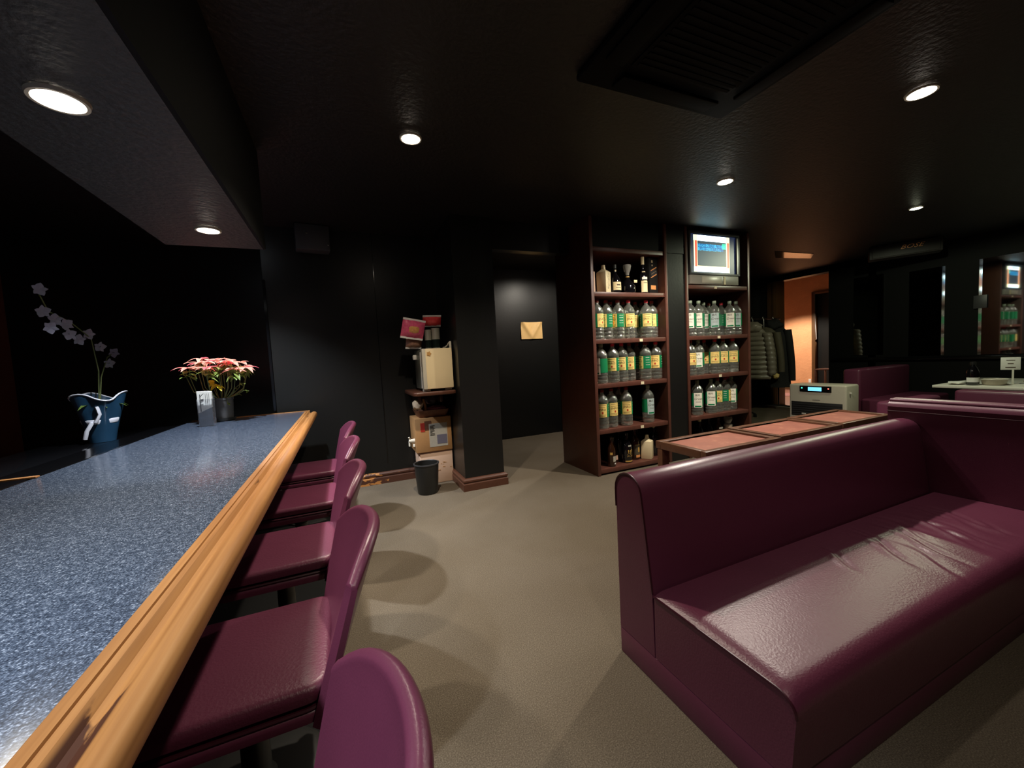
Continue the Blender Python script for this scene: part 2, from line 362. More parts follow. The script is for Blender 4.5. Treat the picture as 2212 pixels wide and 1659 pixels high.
def struct(name, bm, m, parent=None, smooth=38):
    o = obj(name, bm, m, parent, smooth)
    if not parent: o['kind'] = 'structure'
    return o
def dup(root, loc, rz, label, group=None):
    r = root.copy(); C.objects.link(r); r.location = loc; r.rotation_euler = (0, 0, rz); r['label'] = label
    if group: r['group'] = group
    for ch in list(root.children):
        c = ch.copy(); C.objects.link(c); c.parent = r
        for g in list(ch.children):
            d = g.copy(); C.objects.link(d); d.parent = c
    return r
def text_mesh(body, size, align='CENTER', shear=0.0, extrude=0.0):
    cu = bpy.data.curves.new('t', 'FONT'); cu.body = body; cu.size = size; cu.align_x = align; cu.align_y = 'CENTER'; cu.shear = shear; cu.extrude = extrude
    cu.resolution_u = 2
    o = bpy.data.objects.new('t', cu); C.objects.link(o)
    bpy.context.view_layer.update()
    dg = bpy.context.evaluated_depsgraph_get()
    me = bpy.data.meshes.new_from_object(o.evaluated_get(dg))
    bpy.data.objects.remove(o); bpy.data.curves.remove(cu)
    b = bmesh.new(); b.from_mesh(me); bpy.data.meshes.remove(me)
    return b
def xf(bm, fn):
    for v in bm.verts: v.co = Vector(fn(v.co.x, v.co.y, v.co.z))
    return bm
B = bmn
def cbox(name, dims, m, parent=None, bev=0.0, **k): return obj(name, box(B(), *dims, bev), m, parent, **k)

# ------------------------------------------------------------------ lamps
def make_lamp(x, y, z, label, col, power, angle=120, blend=0.5, r=0.05, glow=14, cat='ceiling light', aim=None, size=0.03):
    t = thing('downlight', label, cat, (x, y, z), 0, 'recessed ceiling downlights')
    obj('trim_ring', lathe(B(), [(r, -0.001), (r*1.04, -0.010), (r*1.20, -0.010), (r*1.26, -0.001)], 32), M['cream_side'], t)
    e = mat('lamp_lens', col, 0.4, emit=glow)
    obj('lens', lathe(B(), [(0, -0.018), (r*0.5, -0.0155), (r*0.85, -0.010), (r, -0.003)], 28), e, t)
    ld = bpy.data.lights.new('downlight_bulb', 'SPOT'); ld.energy = power; ld.color = col[:3]; ld.spot_size = math.radians(angle); ld.spot_blend = blend; ld.shadow_soft_size = size
    lo = bpy.data.objects.new('bulb', ld); C.objects.link(lo); lo.parent = t; lo.location = (0, 0, -0.035)
    if aim: lo.rotation_euler = aim
    return t
CEIL, SOFF = 2.5, 1.93
WARM = (1.0, 0.87, 0.70, 1); NEUT = (1.0, 0.91, 0.78, 1); COOL = (0.86, 0.93, 1.0, 1); GRN = (0.93, 1.0, 0.70, 1)
LAMPS = [
 (-0.62, 1.425, SOFF, 'large bright downlight under the bar soffit, nearest the camera at upper left', NEUT, 50, 92, 1.0, 0.048, 14),
 (-0.57, 2.465, SOFF, 'second downlight along the bar soffit, near the far end of the soffit', NEUT, 62, 108, 1.0, 0.045, 20),
 (0.46, 2.38, CEIL, 'warm glowing downlight alone in the middle of the dark ceiling', WARM, 96, 128, 0.9, 0.05, 40),
 (2.87, 2.25, CEIL, 'downlight in the ceiling in front of the two bottle bookcases', NEUT, 122, 150, 0.7, 0.05, 40),
 (2.94, 1.13, CEIL, 'bright downlight over the purple sofa at upper right', NEUT, 16, 120, 0.5, 0.055, 40),
 (5.44, 2.12, CEIL, 'small greenish downlight at far right above the wall loudspeaker', GRN, 42, 180, 0.12, 0.045, 30),
]
for a in LAMPS: make_lamp(*a)
# lamps outside the frame: over the near bar, beyond the soffit, an added fill behind the camera, in the side passage, in the entrance
make_lamp(-0.67, 0.38, SOFF, 'downlight under the bar soffit above the near end of the counter', COOL, 84, 112, 1.0, 0.048, 20)
make_lamp(-0.80, 3.28, CEIL, 'downlight in the ceiling beyond the bar soffit, lighting the poinsettia', COOL, 190, 100, 0.6, 0.05, 20)
make_lamp(0.5, -0.3, CEIL, 'unseen fill downlight added in the ceiling behind the nearest bar stool', WARM, 27, 125, 0.5, 0.05, 14)  # unseen fill lamp, added to brighten the front of the sofa backrest
make_lamp(2.88, 4.33, CEIL, 'downlight in the side passage ceiling behind the lintel', NEUT, 60, 172, 0.5, 0.05, 14)
make_lamp(9.2, 6.2, 2.95, 'downlight in the entrance ceiling beside the orange wall', NEUT, 340, 112, 0.3, 0.05, 14)

# ------------------------------------------------------------------ shell
XR = 7.8
struct('floor', box(B(), -2.8, XR, -3.0, 5.5, -0.1, 0.0), M['carpet'])
struct('floor_entrance', box(B(), XR, 11.0, 3.6, 8.0, -0.1, 0.0), M['entry_floor'])
struct('ceiling', box(B(), -2.8, XR+0.2, -3.0, 5.5, CEIL, CEIL+0.1), M['ceiling'])
struct('ceiling_entrance', box(B(), XR+0.2, 11.0, 3.6, 8.0, 2.95, 3.05), M['ceiling'])
struct('ceiling_soffit', box(B(), -0.85, -0.385, -3.0, 2.80, SOFF, CEIL), M['soffit'])
struct('trim_7', box(B(), -0.384, -0.37, -3.0, 2.80, SOFF, CEIL), M['matte_black'])
struct('wall_back', box(B(), -0.60, 0.965, 4.18, 4.32, 0, CEIL), M['black_paint'])
struct('trim_1', box(B(), -0.605, -0.585, 4.165, 4.19, 0.83, 2.02), M['black_gloss'])
struct('trim_2', box(B(), 0.35, 0.354, 4.174, 4.182, 0.2, CEIL), M['black_gloss'])
struct('wall_bar_end', box(B(), -2.8, -0.60, 5.0, 5.1, 0, CEIL), M['black_paint'])
struct('wall_left', box(B(), -2.8, -2.7, -3.0, 5.0, 0, CEIL), M['maroon_wall'])
struct('wall_front', box(B(), -2.8, XR, -3.1, -3.0, 0, CEIL), M['black_paint'])
struct('wall_pillar', box(B(), 0.965, 1.35, 3.475, 4.32, 0, CEIL), M['black_paint'])
struct('wall_passage_left', box(B(), 1.25, 1.35, 4.32, 5.4, 0, CEIL), M['black_paint'])
struct('wall_passage_end', box(B(), 1.25, 3.25, 5.40, 5.5, 0, CEIL), M['black_paint'])
struct('wall_passage_right', box(B(), 3.12, 3.22, 3.86, 5.4, 0, CEIL), M['black_paint'])
struct('trim_3', box(B(), 1.35, 2.20, 3.52, 3.62, 2.23, CEIL), M['black_paint'])
struct('wall_rear', box(B(), 3.22, XR, 5.40, 5.5, 0, CEIL), M['black_paint'])
struct('wall_right', box(B(), XR, XR+0.2, -3.0, 4.16, 0, CEIL), M['matte_black'])
struct('wall_right_corner', box(B(), XR, XR+0.2, 5.22, 5.5, 0, CEIL), M['black_paint'])
struct('wall_entrance', box(B(), XR, XR+0.2, 3.6, 8.0, 2.40, 3.05), M['black_paint'])
bm = B(); box(bm, 10.7, 10.8, 6.06, 8.0, 0, 2.95); box(bm, 10.7, 10.8, 3.6, 6.06, 2.42, 2.95); box(bm, 10.7, 10.8, 3.6, 5.0, 0, 2.42)
struct('wall_orange', bm, M['orange_wall'])
struct('wall_entrance_back', box(B(), XR, 11.0, 7.9, 8.0, 0, 2.95), M['orange_wall'])
struct('wall_entrance_side', box(B(), XR, 11.0, 3.5, 3.6, 0, 2.95), M['black_paint'])
struct('wall_entrance_corner', box(B(), XR, XR+0.2, 5.5, 7.9, 0, 2.5), M['black_paint'])
# entrance opening casing, threshold, door recess in the orange wall
bm = B(); box(bm, XR-0.03, XR+0.22, 5.04, 5.22, 0, 2.40, 0.006); box(bm, XR-0.045, XR-0.03, 5.06, 5.11, 0, 2.40, 0.004)
d1 = struct('door_1', bm, M['trim_dark'])
struct('trim_4', box(B(), XR-0.17, XR-0.12, 4.16, 5.2, 0, 0.02, 0.006), M['cream_side'])
bm = B(); box(bm, 10.66, 10.8, 5.98, 6.06, 0, 2.42, 0.006); box(bm, 10.66, 10.8, 5.0, 5.98, 2.36, 2.42, 0.006)
d2 = struct('door_2', bm, M['trim_dark']); struct('door_leaf', box(B(), 10.76, 10.8, 5.0, 5.98, 0, 2.36), M['black_paint'], d2)
struct('baseboard_orange', box(B(), 10.66, 10.7, 6.06, 7.9, 0, 0.09, 0.006), M['trim_dark'])
bm = B(); bm.faces.new([bm.verts.new(p) for p in ((5.68, 3.70, 2.494), (6.50, 3.66, 2.494), (6.78, 3.86, 2.494), (6.10, 3.96, 2.494))]); e_ = bmesh.ops.extrude_face_region(bm, geom=bm.faces[:])
for v in [q for q in e_['geom'] if isinstance(q, bmesh.types.BMVert)]: v.co.z += 0.006
struct('added_ceiling_reflector', bm, M['black_gloss'])  # glossy panel added to mirror the orange wall as a patch on the ceiling
# baseboards
def base_prof(bm, axis, a0, a1, face, sgn, depth=0.028, h=0.115):
    pr = [(0, 0), (depth, 0), (depth, h*0.55), (depth*0.72, h*0.60), (depth*0.72, h*0.68), (depth*0.95, h*0.74), (depth*0.95, h*0.86), (depth*0.5, h*0.97), (0, h)]
    poly = [(face+sgn*p, z) for p, z in pr]
    return prism(bm, poly, axis, a0, a1)
struct('baseboard_back', base_prof(B(), 'x', -0.2, 0.965, 4.18, -1), M['worn_base'], smooth=20)
pr_ = [(0, 0), (0.028, 0), (0.028, 0.063), (0.020, 0.069), (0.020, 0.078), (0.0265, 0.085), (0.0265, 0.099), (0.014, 0.111), (0, 0.115)]
bm = loft(B(), [[(0.965-p, 4.15, z) for p, z in pr_], [(0.965-p, 3.475-p, z) for p, z in pr_], [(1.35+p, 3.475-p, z) for p, z in pr_], [(1.35+p, 4.3, z) for p, z in pr_]], closed=True, cap=True)
struct('baseboard_pillar', bm, M['base_wood'], smooth=20)

# ------------------------------------------------------------------ bar counter
CT = 0.82
t = thing('bar_counter', 'long blue-grey speckled bar counter with a honey wood armrest edge', 'bar counter', (-0.7, 1.5, 0))
def W(o): o.location = (0.7, -1.5, 0); return o      # parts built in room coordinates
W(obj('countertop', box(B(), -1.17, -0.335, -0.9, 4.00, CT-0.035, CT, 0.002), M['counter'], t))
prof = [(-0.337, CT-0.04), (-0.337, CT+0.003), (-0.334, CT+0.005), (-0.318, CT+0.005), (-0.3165, CT+0.0015), (-0.3150, CT+0.0015), (-0.3135, CT+0.005),
        (-0.304, CT+0.004), (-0.299, CT+0.000), (-0.294, CT-0.006), (-0.286, CT-0.008), (-0.278, CT-0.005), (-0.270, CT+0.000)]
for k in range(13):
    a = math.radians(110 - 200*k/12); prof.append((-0.260+0.024*math.cos(a), CT-0.024+0.026*math.sin(a)))
prof += [(-0.275, CT-0.056), (-0.30, CT-0.05)]
bm = prism(B(), prof, 'y', -0.9, 3.90)
# rounded far end of the nosing
W(obj('armrest_rail', bm, M['rail'], t, smooth=30))
W(obj('end_trim', box(B(), -1.17, -0.300, 4.00, 4.022, CT-0.05, CT+0.004, 0.003), M['rail'], t))
bm = B(); box(bm, -0.80, -0.74, -0.9, 3.95, 0.0, CT-0.035); 
for k in range(10): box(bm, -0.742, -0.732, -0.88+k*0.48, -0.44+k*0.48, 0.12, CT-0.1, 0.004)
W(obj('front_panel', bm, M['shelf_dark'], t))
W(obj('back_trim', box(B(), -1.195, -1.17, -0.9, 4.0, CT-0.05, CT-0.002, 0.004), M['black_gloss'], t))
W(obj('work_ledge', box(B(), -1.55, -1.195, -0.9, 4.4, CT-0.10, CT-0.06, 0.006), M['black_gloss'], t))
W(obj('ledge_panel', box(B(), -1.54, -1.50, -0.9, 4.35, 0, CT-0.10), M['black_plastic'], t))
tag(obj('wooden_strip', box(B(), -1.30, -1.16, 2.19, 2.215, CT+0.001, CT+0.008, 0.002), M['rail'], None), 'short orange wooden strip lying on the back edge of the counter', 'wood strip')

t = thing('back_shelf', 'low black shelf unit behind the bar under the orchid', 'shelf', (-1.85, 3.6, 0))
obj('shelf_top', box(B(), -0.28, 0.24, -1.6, 1.2, 0.68, 0.72, 0.004), M['black_gloss'], t)
obj('shelf_body', box(B(), -0.26, 0.20, -1.58, 1.18, 0, 0.68), M['black_plastic'], t)

# ------------------------------------------------------------------ stools
def seat_cushion_bm(z0, z1, hw, hd, r, top_r, dome):
    rows = []
    rows.append([(0.0, 0.0, z0)]*1)
    bm = B(); n = 7
    def ring(s, z, rr): return [(x, y, z) for x, y in rrect(hw*s if s < 1 else hw, hd*s if s < 1 else hd, rr, n)]
    L = [ring(0.9, z0, r*0.85), [(x, y, z0+0.004) for x, y in rrect(hw-0.004, hd-0.004, r, n)]]
    for k in range(6):
        a = PI/2*k/5; off = top_r*(1-math.cos(a)); L.append([(x, y, z1-top_r+top_r*math.sin(a)) for x, y in rrect(hw-off, hd-off, max(r-off, 0.012), n)])
    for s in (0.85, 0.65, 0.4, 0.15):
        L.append([(x, y, z1+dome*(1-s*s)) for x, y in rrect((hw-top_r)*s, (hd-top_r)*s, max(r*s*0.8, 0.005), n)])
    loft(bm, L, closed=True, cap=True)
    return bm
def back_bm():
    """curved barrel back: concave towards the bar (-x)"""
    bm = B(); nu, nv = 20, 16; z0, z1 = 0.385, 0.765
    def P(u, v, off):
        # u -1..1 across, v 0..1 up
        zt = z1 - 0.075*abs(u)**3.2
        z = z0 + (zt-z0)*v
        hw = 0.212 + 0.018*math.sin(PI*min(1, v*0.8))
        y = hw*u
        x = 0.185 + 0.076*v**1.1 + (0.068*v+0.012)*(1-u*u) - 0.008 - 0.012*u*v
        nrm = Vector((1, 2*u*(0.068*v+0.012)/hw, -0.15)).normalized()
        return (Vector((x, y, z)) + nrm*off)
    th = 0.016
    rows = []
    for j in range(nv+1):
        v = j/nv; row = []
        for i in range(nu+1): row.append(P(-1+2*i/nu, v, -th))
        ue = P(1, v, 0); 
        row.append(Vector((ue.x, ue.y+0.010, ue.z)))
        for i in range(nu+1): row.append(P(1-2*i/nu, v, th))
        ue = P(-1, v, 0); row.append(Vector((ue.x, ue.y-0.010, ue.z)))
        rows.append(row)
    # rounded top rim
    last = rows[-1]; n = len(last)
    mid = [(last[k]+last[(2*nu+2-k) % n] if False else last[k]) for k in range(n)]
    top = []
    cen = [P(-1+2*i/nu, 1, 0) for i in range(nu+1)]
    def blend(s, dz):
        row = []
        for i in range(nu+1): row.append(cen[i]+(last[i]-cen[i])*s+Vector((0, 0, dz)))
        row.append(cen[nu]+(last[nu+1]-cen[nu])*s+Vector((0, 0, dz)))
        for i in range(nu+1): row.append(cen[nu-i]+(last[nu+2+i]-cen[nu-i])*s+Vector((0, 0, dz)))
        row.append(cen[0]+(last[2*nu+3]-cen[0])*s+Vector((0, 0, dz)))
        return row
    rows += [blend(0.92, 0.006), blend(0.7, 0.011), blend(0.35, 0.014), blend(0.05, 0.015)]
    loft(bm, rows, closed=True, cap=True)
    return bm
def make_stool(label):
    t = thing('bar_stool', label, 'bar stool', (0, 0, 0), 0, 'purple bar stools along the counter')
    obj('seat_cushion', seat_cushion_bm(0.432, 0.475, 0.205, 0.203, 0.05, 0.020, 0.006), M['leather_seat'], t)
    pan = seat_cushion_bm(0.388, 0.422, 0.207, 0.207, 0.052, 0.013, 0.0)
    obj('seat_shell', pan, M['leather'], t)
    pts = [(x, y, 0.426) for x, y in rrect(0.204, 0.203, 0.052, 6)]; pts.append(pts[0])
    obj('piping', tube(B(), pts, 0.005, 6, caps=False), M['piping'], t)
    obj('backrest', back_bm(), M['leather'], t)
    obj('pedestal', lathe(B(), [(0.045, 0.13), (0.034, 0.15), (0.032, 0.32), (0.06, 0.345), (0.11, 0.375)], 20), M['black_plastic'], t)
    obj('base', lathe(B(), [(0, 0.131), (0.05, 0.131), (0.15, 0.118), (0.17, 0.108), (0.17, 0.101), (0, 0.101)], 28), M['black_plastic'], t)
    for ch in t.children: ch.location.z = -0.1
    return t
SX = -0.284
struct('added_dark_step', box(B(), -0.74, -0.10, -1.0, 3.6, 0.0, 0.10, 0.006), M['matte_black'])  # black platform added so the gaps under the seats stay dark
stool = make_stool('purple leather bar stool at the far end of the row, by the baseboard')
stool.location = (SX, 3.25, 0.1)
for y, l in ((2.54, 'second bar stool from the far wall, its backrest just in front of the farthest one'),
             (1.85, 'middle bar stool of the row with its purple curved backrest half hidden'),
             (1.182, 'purple bar stool whose large glossy seat cushion shows fully beside the armrest'),
             (0.49, 'nearest bar stool, only its pink-lit curved backrest seen at the bottom edge')):
    dup(stool, (SX, y, 0.1), 0, l)

# ------------------------------------------------------------------ sofa
t = thing('sofa', 'long purple leather bench sofa with a rounded low backrest in the right foreground', 'sofa', (0.95, 0.58, 0))
LS, RS = 0.0, 1.985
rng = random.Random(3)
cre = []
for k in range(16):
    cx = rng.uniform(0.75, 1.72); cy = 0.13+rng.uniform(0, 0.20); L = rng.uniform(0.06, 0.15); ang = math.radians(rng.uniform(58, 80)); cre.append((cx, cy, L, ang, rng.uniform(0.0015, 0.004), rng.uniform(0.008, 0.018)))
cre += [(1.17, 0.22, 0.16, math.radians(68), 0.0065, 0.016), (1.62, 0.24, 0.16, math.radians(70), 0.005, 0.016), (1.40, 0.25, 0.15, math.radians(72), 0.005, 0.016), (1.0, 0.26, 0.13, math.radians(60), 0.004, 0.016)]
def crease(x, y):
    z = 0
    for cx, cy, L, a, dpt, wd in cre:
        dx, dy = x-cx, y-cy
        s = dx*math.cos(a)+dy*math.sin(a); q = -dx*math.sin(a)+dy*math.cos(a)
        q += 0.012*math.sin(s*22)
        e = math.exp(-(s/L)**4)
        z += e*dpt*(math.exp(-((q-wd)/wd)**2) - 1.1*math.exp(-((q+wd*0.6)/wd)**2))
    return z
bm = B(); nx = 230
prof = [(0.012, 0.105), (0.006, 0.16), (0.0, 0.24), (-0.004, 0.29)]
for k in range(1, 9):
    a = PI - PI/2*k/8; prof.append((0.048+0.052*math.cos(a), 0.292+0.052*math.sin(a)))
for k in range(1, 40): prof.append((0.048+0.424*k/39, 0.344))
rows = []
for i in range(nx+1):
    x = LS + (RS-LS)*i/nx; row = []
    edge = min(1, (x-LS)/0.05); edge2 = 1-(1-edge)**2
    for y, z in prof:
        zz = z
        if z > 0.25:
            k = (z-0.25)/0.094
            dome = 0.016*math.sin(PI*min(1, max(0, (y+0.004)/0.5)))*math.sin(PI*min(1, max(0, (x-LS)/(RS-LS))))**0.4
            zz = z + k*dome - k*0.012*(1-edge2)
            zz += crease(x, y)*k*edge2*min(1, max(0, (y-0.01)/0.06))
        row.append((x, y, zz))
    rows.append(row)
loft(bm, rows)
# left end panel and back/bottom closing
fr = rows[0]; 
bm2 = B(); bm2.faces.new([bm2.verts.new(p) for p in fr + [(0, 0.473, 0.105)]]); merge(bm, bm2)
obj('seat', bm, M['leather_seat'], t, smooth=50)
pts = [Vector(p)+Vector((-0.001, -0.001, 0.001)) for p in fr[3:]]
obj('piping', tube(B(), pts, 0.0035, 6), M['piping'], t)
bp = [(0.475, 0.105), (0.480, 0.34), (0.512, 0.60), (0.520, 0.66)]
for k in range(0, 13):
    a = PI - PI*k/12; bp.append((0.595+0.073*math.cos(a), 0.672+0.073*math.sin(a)))
bp += [(0.668, 0.60), (0.668, 0.105)]
bm = B(); rows = []
for x in (0.0, 0.006, 0.4, 0.9, 1.4, 1.90, 1.95, 1.975, 1.985):
    sh = {0.0: 0.004, 1.975: 0.012, 1.985: 0.03, 1.95: 0.003}.get(x, 0)
    rows.append([(x, y+(0.57-y)*sh*6, z-(z-0.105)*sh*(1.0 if z > 0.4 else 0)) for y, z in bp])
loft(bm, rows, closed=True, cap=True)
obj('backrest', bm, M['leather'], t, smooth=50)
obj('piping', tube(B(), [(0.0, y, z) for y, z in bp[1:-1]], 0.0035, 6), M['piping'], t)
obj('plinth', box(B(), 0.0, 1.985, 0.02, 0.668, 0.0, 0.103, 0.004), M['leather'], t)

t = thing('sofa_partition', 'purple leather partition backrest with a rounded top at the right edge of the photo', 'sofa', (2.94, 0.3, 0))
pp = [(0.0, 0.02), (0.0, 0.80)]
for k in range(11):
    a = PI-PI*k/10; pp.append((0.085+0.088*math.cos(a), 0.80+0.045*math.sin(a)))
pp += [(0.17, 0.80), (0.17, 0.02)]
obj('panel', prism(B(), pp, 'y', -1.0, 0.96), M['leather'], t, smooth=50)
obj('seam', tube(B(), [(-0.001, -1.0, 0.775), (-0.001, 0.962, 0.775), (0.171, 0.962, 0.775)], 0.003, 6), M['piping'], t)
obj('top_roll', tube(B(), [(0.03, -1.0, 0.832), (0.03, 0.958, 0.832)], 0.014, 10), M['leather'], t)
obj('plinth', box(B(), 0.005, 0.165, -0.99, 0.95, 0, 0.02), M['piping'], t)

# ------------------------------------------------------------------ low tables
def make_table(label):
    t = thing('low_table', label, 'table', (0, 0, 0), 0, 'dark framed low tables behind the sofa')
    w, d, h = 0.335, 0.20, 0.60
    bm = B()
    for a in ((-w, w, -d, -d+0.042), (-w, w, d-0.042, d), (-w, -w+0.042, -d+0.042, d-0.042), (w-0.042, w, -d+0.042, d-0.042)):
        box(bm, a[0], a[1], a[2], a[3], h-0.05, h, 0.004)
    obj('frame', bm, M['table_wood'], t)
    obj('tabletop', box(B(), -w+0.03, w-0.03, -d+0.03, d-0.03, h-0.03, h-0.014), M['table_top'], t)
    for sx in (-1, 1):
        for sy in (-1, 1):
            obj('leg', box(B(), sx*(w-0.035)-0.03, sx*(w-0.035)+0.03, sy*(d-0.03)-0.022, sy*(d-0.03)+0.022, 0, h-0.05, 0.004), M['table_wood'], t)
    for z in (0.36, 0.30):
        obj('stretcher', box(B(), -w+0.06, w-0.06, d-0.045, d-0.02, z, z+0.03, 0.003), M['table_wood'], t)
    return t
tb = make_table('low dark-framed table at the left end of the table row, nearest the bookcase'); tb.location = (2.22, 1.83, 0)
dup(tb, (2.925, 1.85, 0), 0, 'middle low table of the row, its red-brown top scuffed paler')
dup(tb, (3.635, 1.865, 0), 0, 'low dark-framed table at the right end of the row, in front of the fan heater')

# ------------------------------------------------------------------ bookcases
def bookcase(x0, x1, shelves, label, xtags):
    y0, y1 = 3.172, 3.82
    t = thing('bookcase', label, 'bookcase', (x0, y0, 0), 0, 'dark brown bottle bookcases')
    w = x1-x0; d = y1-y0; e = 0.034
    obj('side_panel', box(B(), 0, e, 0, d, 0, CEIL-0.002, 0.002), M['brown_wood'], t)
    obj('side_panel', box(B(), w-e, w, 0, d, 0, CEIL-0.002, 0.002), M['brown_wood'], t)
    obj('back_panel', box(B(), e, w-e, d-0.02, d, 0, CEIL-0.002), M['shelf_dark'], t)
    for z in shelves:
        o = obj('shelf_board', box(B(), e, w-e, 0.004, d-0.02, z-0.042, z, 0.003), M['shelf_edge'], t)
    for z, x in xtags:
        obj('shelf_tag', box(B(), x-x0-0.02, x-x0+0.02, 0.001, 0.0045, z-0.036, z-0.008), M['tag_paper'], t)
    obj('face_edge', box(B(), 0.0, e, -0.004, 0.0, 0.0, CEIL-0.01, 0.0015), M['shelf_edge'], t)
    obj('face_edge', box(B(), w-e, w, -0.004, 0.0, 0.0, CEIL-0.01, 0.0015), M['shelf_edge'], t)
    return t
S = {1: 2.215, 2: 1.79, 3: 1.335, 4: 0.90, 5: 0.45, 6: 0.06}
lb = bookcase(2.215, 3.165, [S[2], S[3], S[4], S[5], S[6], S[1]], 'left dark brown bookcase, floor to ceiling, with liquor on top and empties at the bottom', [(S[3], 2.80), (S[4], 2.80), (S[5], 2.78)])
obj('fascia', box(B(), 0.034, 0.916, 0.02, 0.04, S[1], CEIL-0.002), M['matte_black'], lb)
TVS = 1.885
rb = bookcase(3.42, 4.42, [TVS, S[3], S[4], S[5], S[6]], 'right dark brown bookcase holding the television above rows of clear bottles', [(TVS, 3.87), (S[3], 3.91), (S[4], 3.92)])
obj('fascia', box(B(), 0.034, 0.966, 0.02, 0.04, 2.475, CEIL-0.002), M['matte_black'], rb)
bm = B(); box(bm, 3.165, 3.42, 3.18, 3.82, 0, 2.20); box(bm, 3.165, 3.42, 3.176, 3.82, 2.205, CEIL)
struct('wall_divider', bm, M['black_paint'])

# ------------------------------------------------------------------ bottles
RB = 0.061
def cyl_text(body, size, r, ang0, zc, shear=0):
    b = text_mesh(body, size, shear=shear)
    return xf(b, lambda x, y, z: (r*math.sin(ang0+x/r), -r*math.cos(ang0+x/r), zc+y))
def cyl_patch(bm, r, a0, a1, z0, z1, n=10, mi=0):
    rows = [[(r*math.sin(a0+(a1-a0)*k/n), -r*math.cos(a0+(a1-a0)*k/n), z) for k in range(n+1)] for z in (z0, z1)]
    return loft(bm, rows, mi=mi)
def make_bottle(kind, cap):
    t = thing('shochu_bottle', 'proto', 'bottle', (0, 0, 0))
    p = [(0, 0.004), (0.045, 0.0), (0.056, 0.003), (RB, 0.012), (RB, 0.030), (RB-0.004, 0.036), (RB, 0.042), (RB, 0.066), (RB-0.003, 0.072), (RB, 0.078), (RB, 0.098), (RB-0.0015, 0.102),
         (RB-0.0015, 0.254), (RB, 0.258), (RB, 0.272), (RB-0.004, 0.290), (RB-0.014, 0.311), (RB-0.028, 0.329), (RB-0.041, 0.343), (0.0185, 0.352), (0.0175, 0.356), (0.020, 0.358), (0.020, 0.362), (0.0175, 0.364), (0.0175, 0.372)]
    obj('body', lathe(B(), p, 24), M['pet'], t)
    if cap: obj('cap', lathe(B(), [(0.0205, 0.362), (0.0205, 0.386), (0.019, 0.390), (0, 0.390)], 18), M[cap], t)
    r = RB+0.0006
    if kind == 'yellow': z0, z1 = 0.118, 0.248
    else: z0, z1 = 0.108, 0.246
    bm = cyl_patch(B(), r, -PI, PI, z0, z1, 36)
    if kind == 'yellow':
        for a in (PI/2, -PI/2):
            for zz in (0.23, 0.205, 0.18, 0.155): cyl_patch(bm, r+0.001, a-0.35, a+0.35, zz, zz+0.003, 4, mi=1)
    lab = obj('label', bm, [M['lab_green'], M['lab_white']], t)
    def inked(bm, src, mi):
        for f in src.faces: f.material_index = mi
        return merge(bm, src)
    if kind == 'yellow':
        for a in (0, PI):
            bm = cyl_patch(B(), r+0.0006, a-0.82, a+0.82, z0, z1, 14)
            for k, zz in enumerate((0.236, 0.216, 0.142, 0.130)): cyl_patch(bm, r+0.0012, a-0.62, a+0.62-0.1*(k % 2), zz-0.0022, zz+0.0012, 8, mi=1)
            inked(bm, cyl_text('JINRO', 0.030, r+0.0012, a, 0.193), 1)
            cyl_patch(bm, r+0.0012, a-0.05, a+0.2, 0.152, 0.172, 4, mi=2)
            obj('label_panel', bm, [M['lab_yellow'], M['ink'], M['ink_red']], lab)
    else:
        bm = cyl_patch(B(), r+0.0006, -0.75, 0.75, 0.088, z1+0.006, 14)
        inked(bm, cyl_text('鏡月', 0.026, r+0.0012, -0.08, 0.226), 1)
        inked(bm, cyl_text('Green', 0.036, r+0.0012, 0.03, 0.186, 0.35), 1)
        for zz in (0.158, 0.146): cyl_patch(bm, r+0.0012, -0.4, 0.45, zz, zz+0.002, 8, mi=1)
        cyl_patch(bm, r+0.0012, -0.55, 0.55, 0.095, 0.110, 8, mi=2)
        obj('label_panel', bm, [M['lab_white' if kind == 'white' else 'lab_pale'], M['ink'], M['lab_green']], lab)
    return t
protos = {}
placed = {}
ORD = ['first', 'second', 'third', 'fourth', 'fifth', 'sixth', 'seventh', 'eighth', 'ninth']
def put_row(unit, z, xmin, xmax, items, group, where):
    """items: (x near, x far, label kind, cap, turn, row) - row 0 stands in front, 1 behind"""
    pl = []; cnt = 0; fronts = []; used = set(); face = -0.66 if unit == 'L' else -0.88
    desc = {'yellow': 'yellow and green', 'white': 'cream and green', 'pale': 'pale blue and green'}
    capd = {'red_cap': 'a bright red cap', 'dark_cap': 'a dark red cap', 'green_cap': 'a clear greenish cap', None: 'no visible cap'}
    for (xa, xb, kind, cap, turn, row) in items:
        y = 3.255 if row == 0 else 3.385
        while True:
            x = xa + (xb-xa)*(y-3.26)/0.16; x = max(xmin+RB+0.004, min(xmax-RB-0.004, x))
            if all((x-a)**2+(y-b)**2 > (2*RB+0.005)**2 for a, b in pl) or y > 3.70: break
            y += 0.006
        if y > 3.70: continue
        pl.append((x, y)); turn += face
        if row == 0: fronts.append(x/y)
        key = (kind, cap)
        if row == 0:
            lab = '%s front bottle from left, %s, %s label, %s' % (ORD[cnt], where, {'yellow': 'yellow', 'white': 'cream', 'pale': 'pale blue'}[kind], {'red_cap': 'red cap', 'dark_cap': 'dark cap', 'green_cap': 'clear cap'}[cap]); cnt += 1
        else:
            k = min((q for q in range(len(fronts)) if q not in used), key=lambda q: abs(fronts[q]-x/y)); used.add(k)
            lab = 'clear bottle standing behind the %s front bottle, %s' % (ORD[k], where)
        if key not in protos:
            o = make_bottle(kind, cap); o.location = (x, y, z+0.0015); o.rotation_euler = (0, 0, turn); o['label'] = lab; o['group'] = group; protos[key] = o
        else: dup(protos[key], (x, y, z+0.0015), turn, lab, group)
X0, X1 = 2.25, 3.13
